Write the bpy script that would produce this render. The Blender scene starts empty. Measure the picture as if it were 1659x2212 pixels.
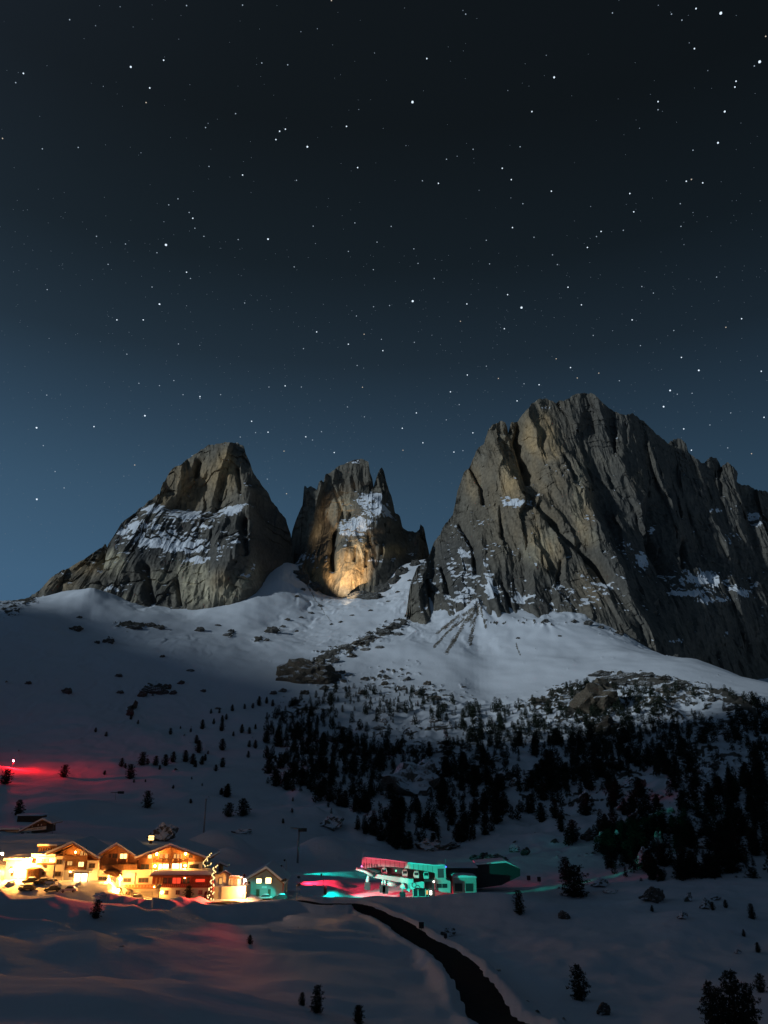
import bpy, bmesh, math, random
import numpy as np
from mathutils import Vector, Matrix

random.seed(7)
rng = np.random.default_rng(11)
SC = bpy.context.scene
COL = SC.collection
R_ = math.radians

# ------------------------------------------------------------------ camera
# World: the camera stands at the origin, +Y is straight ahead, Z up, metres.
IMG_W, IMG_H, FPX = 1659.0, 2212.0, 1597.6      # units of the traced measurements
PITCH = R_(18.7)
cam_d = bpy.data.cameras.new('camera')
cam = bpy.data.objects.new('camera', cam_d)
COL.objects.link(cam)
cam.rotation_euler = (R_(90) + PITCH, 0, 0)
cam_d.sensor_fit = 'VERTICAL'
cam_d.sensor_height = 24.0
cam_d.lens = 24.0 * FPX / IMG_H
cam_d.clip_start = 0.5
cam_d.clip_end = 60000
SC.camera = cam

# ------------------------------------------------------------------ world: clear winter night just after dusk
SUN_DIR = Vector((-0.79, -0.55, 0.25)).normalized()     # towards the low moon, behind and left of the viewer
world = bpy.data.worlds.new('World'); SC.world = world
world.use_nodes = True
nt = world.node_tree; nt.nodes.clear()
def wn(t, **k):
    n = nt.nodes.new(t)
    for a, b in k.items(): setattr(n, a, b)
    return n
tc = wn('ShaderNodeTexCoord')
sep = wn('ShaderNodeSeparateXYZ'); nt.links.new(tc.outputs['Generated'], sep.inputs[0])
ramp = wn('ShaderNodeValToRGB'); nt.links.new(sep.outputs['Z'], ramp.inputs[0])
cr = ramp.color_ramp
SKY = [(0.0, (.035, .079, .141)), (0.10, (.035, .079, .141)), (0.22, (.0325, .0740, .127)), (0.33, (.0250, .0555, .093)), (0.42, (.0168, .0355, .0590)),
       (0.50, (.0105, .0200, .0310)), (0.60, (.0062, .0109, .0155)), (0.72, (.0045, .0069, .0091)), (1.0, (.0043, .0062, .0082))]
cr.elements[0].position, cr.elements[0].color = SKY[0][0], (*SKY[0][1], 1)
cr.elements[1].position, cr.elements[1].color = SKY[-1][0], (*SKY[-1][1], 1)
for p, c in SKY[1:-1]:
    e = cr.elements.new(p); e.color = (*c, 1)
# afterglow: one side of the horizon is a little brighter
dot = wn('ShaderNodeVectorMath', operation='DOT_PRODUCT'); nt.links.new(tc.outputs['Generated'], dot.inputs[0])
dot.inputs[1].default_value = (-1.0, 0.0, 0.0)
mr = wn('ShaderNodeMapRange'); mr.interpolation_type = 'LINEAR'
nt.links.new(dot.outputs['Value'], mr.inputs['Value'])
mr.inputs['From Min'].default_value = -1.0; mr.inputs['From Max'].default_value = 1.0
mr.inputs['To Min'].default_value = 0.60; mr.inputs['To Max'].default_value = 1.90
mulc = wn('ShaderNodeVectorMath', operation='SCALE')
nt.links.new(ramp.outputs['Color'], mulc.inputs[0]); nt.links.new(mr.outputs['Result'], mulc.inputs['Scale'])
# air scattering around the moon: the sky grows brighter towards it
dm = wn('ShaderNodeVectorMath', operation='DOT_PRODUCT'); nt.links.new(tc.outputs['Generated'], dm.inputs[0]); dm.inputs[1].default_value = SUN_DIR
mm = wn('ShaderNodeMapRange'); mm.interpolation_type = 'SMOOTHSTEP'; nt.links.new(dm.outputs['Value'], mm.inputs['Value'])
mm.inputs['From Min'].default_value = -0.10; mm.inputs['From Max'].default_value = 1.0; mm.inputs['To Min'].default_value = 0.0; mm.inputs['To Max'].default_value = 1.0
glow = wn('ShaderNodeVectorMath', operation='SCALE'); glow.inputs[0].default_value = (.014, .021, .036); nt.links.new(mm.outputs['Result'], glow.inputs['Scale'])
addc = wn('ShaderNodeVectorMath', operation='ADD'); nt.links.new(mulc.outputs[0], addc.inputs[0]); nt.links.new(glow.outputs[0], addc.inputs[1])
bg = wn('ShaderNodeBackground'); nt.links.new(addc.outputs[0], bg.inputs['Color']); bg.inputs['Strength'].default_value = 1.0
wo = wn('ShaderNodeOutputWorld'); nt.links.new(bg.outputs[0], wo.inputs['Surface'])

# ------------------------------------------------------------------ moonlight (the one sun lamp)
sun_d = bpy.data.lights.new('moon', 'SUN'); sun_d.energy = 1.5; sun_d.angle = R_(2.2); sun_d.color = (.80, .92, 1.0)
sun = bpy.data.objects.new('moon', sun_d); COL.objects.link(sun)
sun.rotation_euler = (-SUN_DIR).to_track_quat('-Z', 'Y').to_euler()

# ------------------------------------------------------------------ exposure / engine
SC.view_settings.view_transform = 'Standard'; SC.view_settings.look = 'None'
SC.view_settings.exposure = 0.0; SC.view_settings.gamma = 1.0
SC.render.engine = 'CYCLES'
cy_ = SC.cycles
cy_.use_denoising = True
try:
    cy_.denoiser = 'OPENIMAGEDENOISE'; cy_.denoising_input_passes = 'RGB_ALBEDO_NORMAL'
except Exception: pass
cy_.max_bounces = 4; cy_.diffuse_bounces = 3; cy_.glossy_bounces = 2; cy_.transmission_bounces = 2
cy_.caustics_reflective = False; cy_.caustics_refractive = False
cy_.sample_clamp_indirect = 2.0
cy_.use_light_tree = True

# ------------------------------------------------------------------ measuring helpers
CT, ST = math.cos(PITCH), math.sin(PITCH)
def ray(px, py):
    u = (px - IMG_W / 2) / FPX; v = -(py - IMG_H / 2) / FPX
    return np.array([u, CT - v * ST, ST + v * CT])
def atY(px, py, Y):
    d = ray(px, py); return d * (Y / d[1])
def atR(px, py, R):
    d = ray(px, py); return d * (R / math.hypot(d[0], d[1]))
def crop(x0, y0, w):      # converts coordinates read in an enlarged detail of the photograph
    s = w / 1659.0 * 0.548611
    return lambda X, Y: (x0 * 0.548611 + X * s, y0 * 0.548611 + Y * s)
c1 = crop(0, 3150, 1000); c2 = crop(900, 3250, 1100); c3 = crop(0, 3300, 450); c4 = crop(350, 3280, 550)
c6 = crop(800, 3300, 500); cL = crop(1350, 3300, 750); c7 = crop(780, 3380, 220); c8 = crop(0, 3180, 250)
c9 = crop(500, 3080, 900); cM = crop(1050, 1750, 700); cS = crop(1550, 1500, 1474); cG = crop(0, 1650, 1200)
cF = crop(1400, 3300, 1624); cFL = crop(0, 3500, 1500); cB = crop(0, 2300, 1500); cT = crop(1000, 2400, 1200); cU = crop(1900, 2600, 1124)
cR = crop(0, 2850, 500)

# ------------------------------------------------------------------ noise
_perm = np.random.default_rng(3).permutation(512)
_gr = np.random.default_rng(4).uniform(0, 2 * np.pi, 512); _gx, _gy = np.cos(_gr), np.sin(_gr)
def perlin(x, y, s=0):
    x = np.asarray(x, float); y = np.asarray(y, float)
    xi = np.floor(x).astype(np.int64); yi = np.floor(y).astype(np.int64)
    xf = x - xi; yf = y - yi
    u = xf**3 * (xf * (xf * 6 - 15) + 10); v = yf**3 * (yf * (yf * 6 - 15) + 10)
    def g(ix, iy, fx, fy):
        h = _perm[(_perm[(ix + s * 37) & 511] + iy) & 511]
        return _gx[h] * fx + _gy[h] * fy
    a = g(xi, yi, xf, yf); b = g(xi + 1, yi, xf - 1, yf); c = g(xi, yi + 1, xf, yf - 1); d = g(xi + 1, yi + 1, xf - 1, yf - 1)
    return ((a + u * (b - a)) * (1 - v) + (c + u * (d - c)) * v) * 1.5
def fbm(x, y, o=4, s=0, p=.5):
    t = 0; a = 1
    for i in range(o):
        t = t + a * perlin(x * 2**i, y * 2**i, s + i * 5); a *= p
    return t
def ridged(x, y, o=4, s=0, p=.5):
    t = 0; a = 1
    for i in range(o):
        t = t + a * (1 - 2 * np.abs(perlin(x * 2**i, y * 2**i, s + i * 5))); a *= p
    return t
def sstep(a, b, x):
    t = np.clip((x - a) / (b - a), 0, 1); return t * t * (3 - 2 * t)
def rbf(P, V, pw):
    P = np.asarray(P, float); V = np.asarray(V, float); n = len(P)
    D = np.linalg.norm(P[:, None] - P[None], axis=2)**pw
    A = np.zeros((n + 3, n + 3)); A[:n, :n] = D; A[:n, n] = 1; A[:n, n + 1:] = P; A[n, :n] = 1; A[n + 1:, :n] = P.T
    w = np.linalg.lstsq(A, np.concatenate([V, np.zeros(3)]), rcond=None)[0]
    def f(a, b):
        sh = np.shape(a); a = np.ravel(a); b = np.ravel(b); out = np.empty(len(a))
        for i in range(0, len(a), 40000):
            q = np.stack([a[i:i + 40000], b[i:i + 40000]], 1)
            d = (((q[:, None, :] - P[None]) ** 2).sum(2)) ** (pw / 2)
            out[i:i + 40000] = d @ w[:n] + w[n] + q @ w[n + 1:]
        return out.reshape(sh)
    return f

# ------------------------------------------------------------------ mesh helpers
def tag(o, label=None, cat=None, group=None, kind=None):
    if label: o['label'] = label
    if cat: o['category'] = cat
    if group: o['group'] = group
    if kind: o['kind'] = kind
    return o
def link(name, me, parent=None, mat=None):
    o = bpy.data.objects.new(name, me); COL.objects.link(o)
    if mat is not None and me is not None and not me.materials: me.materials.append(mat)
    if parent is not None: o.parent = parent
    return o
def empty(name, loc=(0, 0, 0), rz=0):
    o = bpy.data.objects.new(name, None); COL.objects.link(o); o.location = loc; o.rotation_euler = (0, 0, rz); return o
def grid_mesh(name, V, smooth=True, flip=False):
    n, m = V.shape[:2]
    me = bpy.data.meshes.new(name)
    me.vertices.add(n * m); me.vertices.foreach_set('co', V.reshape(-1).astype(np.float32))
    idx = np.arange(n * m).reshape(n, m)
    q = np.stack([idx[:-1, :-1], idx[1:, :-1], idx[1:, 1:], idx[:-1, 1:]], -1).reshape(-1, 4)
    if flip: q = q[:, ::-1]
    me.loops.add(q.size); me.loops.foreach_set('vertex_index', q.reshape(-1).astype(np.int32))
    me.polygons.add(len(q)); me.polygons.foreach_set('loop_start', (np.arange(len(q)) * 4).astype(np.int32))
    me.polygons.foreach_set('use_smooth', np.full(len(q), smooth))
    me.update(calc_edges=True)
    return me
def add_attr(me, name, C):
    a = me.color_attributes.new(name, 'FLOAT_COLOR', 'POINT')
    c = np.zeros((len(me.vertices), 4), np.float32); c[:, :C.shape[1]] = C
    a.data.foreach_set('color', c.reshape(-1))
class MB:
    """collects simple shapes into one mesh"""
    def __init__(s): s.v = []; s.f = []
    def add(s, vs, fs):
        b = len(s.v); s.v += [tuple(map(float, p)) for p in vs]; s.f += [tuple(b + i for i in f) for f in fs]; return s
    def box(s, x0, y0, z0, x1, y1, z1):
        x0, x1 = min(x0, x1), max(x0, x1); y0, y1 = min(y0, y1), max(y0, y1); z0, z1 = min(z0, z1), max(z0, z1)
        return s.add([(x0, y0, z0), (x1, y0, z0), (x1, y1, z0), (x0, y1, z0), (x0, y0, z1), (x1, y0, z1), (x1, y1, z1), (x0, y1, z1)],
                     [(0, 3, 2, 1), (4, 5, 6, 7), (0, 1, 5, 4), (1, 2, 6, 5), (2, 3, 7, 6), (3, 0, 4, 7)])
    def prism(s, poly, y0, y1):            # poly in x,z counter-clockwise seen from -Y, extruded along Y
        n = len(poly)
        a = 0
        for i in range(n):
            (xa, za), (xb, zb) = poly[i], poly[(i + 1) % n]; a += xa * zb - xb * za
        if a < 0: poly = poly[::-1]
        vs = [(x, y0, z) for x, z in poly] + [(x, y1, z) for x, z in poly]
        return s.add(vs, [tuple(range(n)), tuple(range(2 * n - 1, n - 1, -1))] + [(i + n, (i + 1) % n + n, (i + 1) % n, i) for i in range(n)])
    def tube(s, pts, rad, k=8):
        pts = [Vector(p) for p in pts]; rad = rad if hasattr(rad, '__len__') else [rad] * len(pts)
        vs = []; fs = []
        for i, p in enumerate(pts):
            t = (pts[min(i + 1, len(pts) - 1)] - pts[max(i - 1, 0)]).normalized()
            a = t.orthogonal().normalized() if i == 0 else (pa - t * pa.dot(t)).normalized()
            pa = a; b = t.cross(a)
            vs += [p + (a * math.cos(2 * math.pi * j / k) + b * math.sin(2 * math.pi * j / k)) * rad[i] for j in range(k)]
        for i in range(len(pts) - 1):
            fs += [(i * k + j, i * k + (j + 1) % k, (i + 1) * k + (j + 1) % k, (i + 1) * k + j) for j in range(k)]
        fs += [tuple(range(k - 1, -1, -1)), tuple(range((len(pts) - 1) * k, len(pts) * k))]
        return s.add(vs, fs)
    def ball(s, c, r, sub=1, sq=(1, 1, 1)):
        bm = bmesh.new(); bmesh.ops.create_icosphere(bm, subdivisions=sub, radius=1)
        vs = [(c[0] + v.co.x * r * sq[0], c[1] + v.co.y * r * sq[1], c[2] + v.co.z * r * sq[2]) for v in bm.verts]
        fs = [tuple(v.index for v in f.verts) for f in bm.faces]; bm.free(); return s.add(vs, fs)
    def mesh(s, name, smooth=False):
        me = bpy.data.meshes.new(name); me.from_pydata(s.v, [], s.f); me.update()
        if smooth: me.polygons.foreach_set('use_smooth', [True] * len(me.polygons))
        return me
    def build(s, name, mat, parent=None, smooth=False):
        return link(name, s.mesh(name, smooth), parent, mat)

# ------------------------------------------------------------------ materials
M = {}
def new_mat(name):
    m = bpy.data.materials.new(name); m.use_nodes = True; n = m.node_tree; n.nodes.clear(); return m, n
def simple(name, col, rough=.7, noise=.15, scale=3.0, bump=.1, metal=0.0, spec=.3, bscale=None):
    """one base colour broken up by noise, with fine relief"""
    m, n = new_mat(name); L = n.links.new
    tx = n.nodes.new('ShaderNodeTexCoord'); nz = n.nodes.new('ShaderNodeTexNoise'); nz.inputs['Scale'].default_value = scale; nz.inputs['Detail'].default_value = 5
    L(tx.outputs['Object'], nz.inputs['Vector'])
    mp = n.nodes.new('ShaderNodeMapRange'); L(nz.outputs['Fac'], mp.inputs['Value'])
    mp.inputs['From Min'].default_value = .25; mp.inputs['From Max'].default_value = .75
    mp.inputs['To Min'].default_value = 1 - noise; mp.inputs['To Max'].default_value = 1 + noise
    sc = n.nodes.new('ShaderNodeVectorMath'); sc.operation = 'SCALE'; sc.inputs[0].default_value = col; L(mp.outputs['Result'], sc.inputs['Scale'])
    b = n.nodes.new('ShaderNodeBsdfPrincipled'); L(sc.outputs[0], b.inputs['Base Color']); b.inputs['Roughness'].default_value = rough
    b.inputs['Metallic'].default_value = metal; b.inputs['Specular IOR Level'].default_value = spec
    if bump:
        bp = n.nodes.new('ShaderNodeBump'); bp.inputs['Strength'].default_value = bump; bp.inputs['Distance'].default_value = .1
        L(nz.outputs['Fac'], bp.inputs['Height']); L(bp.outputs[0], b.inputs['Normal'])
    o = n.nodes.new('ShaderNodeOutputMaterial'); L(b.outputs[0], o.inputs['Surface'])
    M[name] = m; return m
def emit(name, col, strength, sample=True):
    m, n = new_mat(name)
    e = n.nodes.new('ShaderNodeEmission'); e.inputs['Color'].default_value = (*col, 1); e.inputs['Strength'].default_value = strength
    o = n.nodes.new('ShaderNodeOutputMaterial'); n.links.new(e.outputs[0], o.inputs['Surface'])
    if not sample:
        try: m.cycles.emission_sampling = 'NONE'
        except Exception: pass
    M[name] = m; return m
def surface_mat(name, attr, snowcol, rock_a, rock_b, rock_c, rough=.85, streak=True, bumpd=2.0, nscale=.03):
    """R of the attribute = lying snow, G = ochre rock, B = pale rock and painted glow / rubble"""
    m, n = new_mat(name); L = n.links.new; N = n.nodes.new
    at = N('ShaderNodeAttribute'); at.attribute_name = attr
    sp = N('ShaderNodeSeparateColor'); L(at.outputs['Color'], sp.inputs[0])
    geo = N('ShaderNodeNewGeometry')
    mp = N('ShaderNodeMapping'); L(geo.outputs['Position'], mp.inputs['Vector']); mp.inputs['Scale'].default_value = (1, 1, .28 if streak else 1)
    n1 = N('ShaderNodeTexNoise'); L(mp.outputs[0], n1.inputs['Vector']); n1.inputs['Scale'].default_value = nscale; n1.inputs['Detail'].default_value = 9; n1.inputs['Roughness'].default_value = .62
    n2 = N('ShaderNodeTexNoise'); L(geo.outputs['Position'], n2.inputs['Vector']); n2.inputs['Scale'].default_value = nscale * 6; n2.inputs['Detail'].default_value = 8
    r1 = N('ShaderNodeMapRange'); L(n1.outputs['Fac'], r1.inputs['Value']); r1.inputs['From Min'].default_value = .36; r1.inputs['From Max'].default_value = .64
    mx1 = N('ShaderNodeMix'); mx1.data_type = 'RGBA'; L(r1.outputs['Result'], mx1.inputs['Factor'])
    mx1.inputs['A'].default_value = (*rock_a, 1); mx1.inputs['B'].default_value = (*[c * 1.55 for c in rock_a], 1)
    mx2 = N('ShaderNodeMix'); mx2.data_type = 'RGBA'; L(sp.outputs['Green'], mx2.inputs['Factor']); L(mx1.outputs['Result'], mx2.inputs['A']); mx2.inputs['B'].default_value = (*rock_b, 1)
    mx3 = N('ShaderNodeMix'); mx3.data_type = 'RGBA'; L(sp.outputs['Blue'], mx3.inputs['Factor']); L(mx2.outputs['Result'], mx3.inputs['A']); mx3.inputs['B'].default_value = (*rock_c, 1)
    mx5 = N('ShaderNodeMix'); mx5.data_type = 'RGBA'; L(at.outputs['Alpha'], mx5.inputs['Factor']); L(mx3.outputs['Result'], mx5.inputs['A']); mx5.inputs['B'].default_value = (.078, .080, .080, 1); mx3 = mx5
    r2 = N('ShaderNodeMapRange'); L(n2.outputs['Fac'], r2.inputs['Value']); r2.inputs['From Min'].default_value = .3; r2.inputs['From Max'].default_value = .7; r2.inputs['To Min'].default_value = .72; r2.inputs['To Max'].default_value = 1.28
    sc = N('ShaderNodeVectorMath'); sc.operation = 'SCALE'; L(mx3.outputs['Result'], sc.inputs[0]); L(r2.outputs['Result'], sc.inputs['Scale'])
    # ragged snow edge
    ad = N('ShaderNodeMath'); ad.operation = 'MULTIPLY_ADD'; L(n2.outputs['Fac'], ad.inputs[0]); ad.inputs[1].default_value = .8; L(sp.outputs['Red'], ad.inputs[2])
    rs = N('ShaderNodeMapRange'); L(ad.outputs[0], rs.inputs['Value']); rs.inputs['From Min'].default_value = .80; rs.inputs['From Max'].default_value = 1.0
    mx4 = N('ShaderNodeMix'); mx4.data_type = 'RGBA'; L(rs.outputs['Result'], mx4.inputs['Factor']); L(sc.outputs[0], mx4.inputs['A']); mx4.inputs['B'].default_value = (*snowcol, 1)
    b = N('ShaderNodeBsdfPrincipled'); L(mx4.outputs['Result'], b.inputs['Base Color']); b.inputs['Roughness'].default_value = rough; b.inputs['Specular IOR Level'].default_value = .15
    bp = N('ShaderNodeBump'); bp.inputs['Strength'].default_value = .32; bp.inputs['Distance'].default_value = bumpd
    inv = N('ShaderNodeMath'); inv.operation = 'MULTIPLY_ADD'; L(rs.outputs['Result'], inv.inputs[0]); inv.inputs[1].default_value = -.9; inv.inputs[2].default_value = 1.0
    mb = N('ShaderNodeMath'); mb.operation = 'MULTIPLY'; L(n2.outputs['Fac'], mb.inputs[0]); L(inv.outputs[0], mb.inputs[1])
    L(mb.outputs[0], bp.inputs['Height'])
    n3 = N('ShaderNodeTexNoise'); L(geo.outputs['Position'], n3.inputs['Vector']); n3.inputs['Scale'].default_value = .30; n3.inputs['Detail'].default_value = 7; n3.inputs['Roughness'].default_value = .6
    b3 = N('ShaderNodeBump'); b3.inputs['Strength'].default_value = .30; b3.inputs['Distance'].default_value = .9; L(n3.outputs['Fac'], b3.inputs['Height']); L(bp.outputs[0], b3.inputs['Normal'])
    L(b3.outputs[0], b.inputs['Normal'])
    o = N('ShaderNodeOutputMaterial'); L(b.outputs[0], o.inputs['Surface'])
    M[name] = m; return m
SNOW = (.80, .84, .90)
surface_mat('terrain', 'cover', SNOW, (.085, .08, .07), (.15, .125, .09), (.16, .14, .11), streak=False, bumpd=1.2, nscale=.05)
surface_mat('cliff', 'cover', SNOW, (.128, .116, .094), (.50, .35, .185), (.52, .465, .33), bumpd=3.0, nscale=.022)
simple('snow', SNOW, .7, .04, .4, .15)
simple('boulder', (.20, .19, .175), .9, .35, .9, .5)
simple('needles', (.020, .030, .018), .8, .4, 2.0, 0)
simple('bark', (.06, .045, .035), .9, .3, 6.0, .3)
simple('asphalt', (.024, .024, .026), .95, .25, 1.2, .2, 0, .05)
simple('plaster', (.74, .70, .62), .85, .06, 1.5, .08)
simple('plaster_grey', (.42, .41, .39), .85, .08, 1.5, .08)
simple('timber', (.34, .17, .075), .65, .35, 2.2, .3)
simple('timber_dark', (.15, .075, .04), .65, .35, 2.2, .3)
simple('timber_red', (.26, .055, .03), .6, .3, 2.0, .2)
simple('curtain', (.50, .30, .12), .8, .2, 3.0, .1)
simple('metal_grey', (.32, .33, .34), .45, .1, 3.0, .05, .6)
simple('metal_dark', (.05, .05, .055), .5, .15, 3.0, .05, .3)
simple('metal_white', (.72, .72, .72), .45, .08, 3.0, .05)
simple('glass_dark', (.03, .035, .04), .12, .1, 2.0, 0, 0, .6)
simple('paint_white', (.75, .75, .74), .3, .05, 2, 0, 0, .5)
simple('paint_dark', (.03, .032, .036), .3, .1, 2, 0, 0, .5)
simple('paint_red', (.35, .03, .03), .35, .1, 2, 0, 0, .5)
simple('rubber', (.02, .02, .02), .9, .1, 5, 0)
simple('cabin', (.55, .54, .52), .35, .06, 2, 0, .1)
emit('lit_window', (1.0, .60, .20), 3.2)
emit('lit_soft', (1.0, .50, .14), .9)
emit('lit_red', (1.0, .07, .03), 1.1)
emit('bulb_warm', (1.0, .39, .07), 600)
emit('bulb_small', (1.0, .42, .085), 150)
emit('bulb_white', (1.0, .93, .80), 12)
emit('bulb_bright', (1.0, .62, .45), 420)
emit('bulb_red', (1.0, .004, .008), 6000)
emit('bulb_cyan', (.05, 1.0, .85), 6)
emit('bulb_blue', (.08, .15, 1.0), 3)
emit('bulb_pink', (1.0, .25, .8), 3)
emit('bulb_green', (.2, 1.0, .55), 2)
emit('chain_light', (1.0, .70, .28), 2.2)
emit('screen_dim', (.02, .10, .09), .6)
# ================================================================== TERRAIN (one sheet all round the viewer)
cols = {
 0: [(2330,60),(2200,92),(2112,122),(2150,136),(2085,152),(2012,180),(2035,190),(1972,206),(1945,220),(1920,236),(1905,262),(1856,300),(1832,325),(1794,372),(1762,440),(1700,540),(1654,600),(1664,630),(1640,700),(1560,860),(1480,980),(1400,1150),(1330,1340),(1300,1450),(1330,1700),(1400,2300),(1450,6000)],
 200: [(2340,60),(2212,90),(2118,122),(2150,136),(2095,152),(2022,183),(2040,193),(1990,206),(1955,222),(1922,238),(1907,262),(1862,290),(1836,325),(1800,380),(1760,450),(1700,550),(1652,640),(1600,760),(1540,880),(1480,1000),(1400,1160),(1330,1360),(1270,1450),(1300,1700),(1400,2300),(1450,6000)],
 400: [(2350,60),(2240,90),(2135,125),(2155,140),(2110,155),(2050,185),(2012,204),(1975,224),(1950,240),(1936,262),(1872,300),(1832,350),(1800,400),(1760,460),(1700,550),(1650,640),(1600,760),(1540,890),(1480,1010),(1400,1170),(1335,1400),(1300,1500),(1330,1700),(1400,2300),(1450,6000)],
 600: [(2360,60),(2270,90),(2170,125),(2120,155),(2050,195),(2000,228),(1965,252),(1942,275),(1910,312),(1872,345),(1832,385),(1800,420),(1760,480),(1700,570),(1650,660),(1600,770),(1540,900),(1480,1020),(1410,1170),(1335,1400),(1246,1560),(1215,1700),(1235,1780),(1400,2300),(1450,6000)],
 800: [(2380,60),(2290,90),(2212,120),(2120,165),(2040,210),(1990,245),(1960,272),(1932,300),(1895,335),(1860,375),(1830,410),(1790,460),(1750,510),(1700,580),(1650,670),(1600,770),(1540,900),(1480,1030),(1410,1180),(1340,1370),(1250,1750),(1400,2300),(1450,6000)],
 640: [(1335,1410),(1292,1500),(1258,1580),(1222,1670),(1225,1760)],
 700: [(1345,1390),(1312,1490),(1286,1570),(1284,1630)],
 830: [(1312,1440),(1288,1530),(1274,1600)],
 770: [(1335,1390),(1300,1500),(1286,1570),(1284,1620)],
 860: [(1305,1440),(1268,1560),(1240,1640)],
 920: [(1340,1340),(1280,1480),(1207,1700),(1240,1850)],
 1030: [(1308,1385),(1345,1320),(1400,1230),(1480,1060)],
 1000: [(2380,60),(2300,85),(2212,130),(2100,190),(2010,250),(1960,285),(1932,305),(1885,350),(1840,400),(1800,450),(1750,510),(1700,580),(1650,660),(1600,760),(1540,900),(1480,1030),(1400,1190),(1345,1320),(1280,1500),(1300,1900),(1400,2300),(1450,6000)],
 1250: [(2380,70),(2300,100),(2212,150),(2100,200),(2010,255),(1960,290),(1900,330),(1850,380),(1800,440),(1750,500),(1700,570),(1650,660),(1600,760),(1540,880),(1480,1000),(1420,1150),(1342,1330),(1300,1500),(1300,1900),(1400,2300),(1450,6000)],
 1500: [(2400,70),(2300,110),(2212,150),(2100,205),(2010,260),(1960,290),(1900,330),(1850,370),(1800,420),(1750,480),(1700,550),(1650,640),(1600,740),(1540,870),(1480,980),(1445,1080),(1420,1200),(1470,1400),(1480,1600),(1420,2300),(1450,6000)],
 1659: [(2400,70),(2212,150),(2100,205),(2010,260),(1960,290),(1900,330),(1850,370),(1800,420),(1750,480),(1700,550),(1650,640),(1600,740),(1540,870),(1500,980),(1472,1120),(1530,1350),(1520,1600),(1450,2300),(1450,6000)],
}
cols[-330] = [(a + 5, b) for a, b in cols[0]]
cols[2000] = [(a + 10, b) for a, b in cols[1659]]
KA = 2.2
P_, Z_ = [], []
for px, L in cols.items():
    for py, R in L:
        p = atR(px, py, R); P_.append((math.atan2(p[0], p[1]) * KA, math.log(R))); Z_.append(p[2] / R)
terr_f = rbf(P_, Z_, 1.5)                       # slope angle tangent over azimuth and log distance
AZ_F = np.radians(np.linspace(-37, 37, 840))
side = np.radians(np.arange(38.5, 180.1, 1.5))
AZ = np.concatenate([-side[::-1], AZ_F, side])
RR = np.concatenate([np.geomspace(5, 180, 110, endpoint=False), np.linspace(180, 420, 210, endpoint=False), np.linspace(420, 1750, 330, endpoint=False), np.geomspace(1750, 6000, 36)])
A2, R2 = np.meshgrid(AZ, RR, indexing='ij')
X2, Y2 = R2 * np.sin(A2), R2 * np.cos(A2)
def coarse(f, a, b, sa, sb):
    """evaluate f on every sa-th/sb-th grid line and interpolate between (f is smooth)"""
    ia = np.unique(np.append(np.arange(0, len(a), sa), len(a) - 1)); ib = np.unique(np.append(np.arange(0, len(b), sb), len(b) - 1))
    g = f(*np.meshgrid(a[ia], b[ib], indexing='ij'))
    fa = np.interp(np.arange(len(a)), ia, np.arange(len(ia))); k = np.minimum(fa.astype(int), len(ia) - 2); w = (fa - k)[:, None]
    g = g[k] * (1 - w) + g[k + 1] * w
    fb = np.interp(np.arange(len(b)), ib, np.arange(len(ib))); k = np.minimum(fb.astype(int), len(ib) - 2); w = (fb - k)[None]
    return g[:, k] * (1 - w) + g[:, k + 1] * w
ZF = coarse(terr_f, np.clip(AZ, -R_(42), R_(42)) * KA, np.log(np.maximum(RR, 40)), 4, 2)
Z2 = ZF * R2
near = sstep(60, 12, R2)
Z2 = Z2 * (1 - near) + near * (-1.8 - .40 * R2)
i0, i1 = len(side), len(side) + len(AZ_F)

def project(X, Y, Z):
    d = Y * CT + Z * ST
    d = np.where(d > 1, d, 1)
    return IMG_W / 2 + FPX * X / d, IMG_H / 2 - FPX * (-Y * ST + Z * CT) / d
def make_ground(Zg):
    """returns ground_at(px,py): the nearest terrain point on that line of sight"""
    T = Zg[i0:i1] / RR[None]
    def ground_at(px, py, rmin=70, rmax=1900):
        d = ray(px, py); az = math.atan2(d[0], d[1]); t = d[2] / math.hypot(d[0], d[1])
        k = np.clip((az - AZ_F[0]) / (AZ_F[1] - AZ_F[0]), 0, len(AZ_F) - 1.001); i = int(k); fr = k - i
        row = T[i] * (1 - fr) + T[i + 1] * fr
        ok = np.nonzero((row >= t) & (RR >= rmin) & (RR <= rmax))[0]
        j = ok[0] if len(ok) else int(np.argmax(np.where((RR >= rmin) & (RR <= rmax), row, -9)))
        r = RR[j]
        if j > 0 and row[j] > t >= row[j - 1] and len(ok):
            r = RR[j - 1] + (RR[j] - RR[j - 1]) * (t - row[j - 1]) / (row[j] - row[j - 1] + 1e-9)
        return np.array([r * math.sin(az), r * math.cos(az), r * row[j] if not len(ok) else r * t])
    return ground_at
def make_height(Zg):
    def h(x, y):
        az = math.atan2(x, y); r = math.hypot(x, y)
        k = np.clip((az - AZ_F[0]) / (AZ_F[1] - AZ_F[0]), 0, len(AZ_F) - 1.001); i = int(k); fr = k - i
        return float(np.interp(r, RR, Zg[i0 + i]) * (1 - fr) + np.interp(r, RR, Zg[i0 + i + 1]) * fr)
    return h
ground0 = make_ground(Z2)

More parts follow.
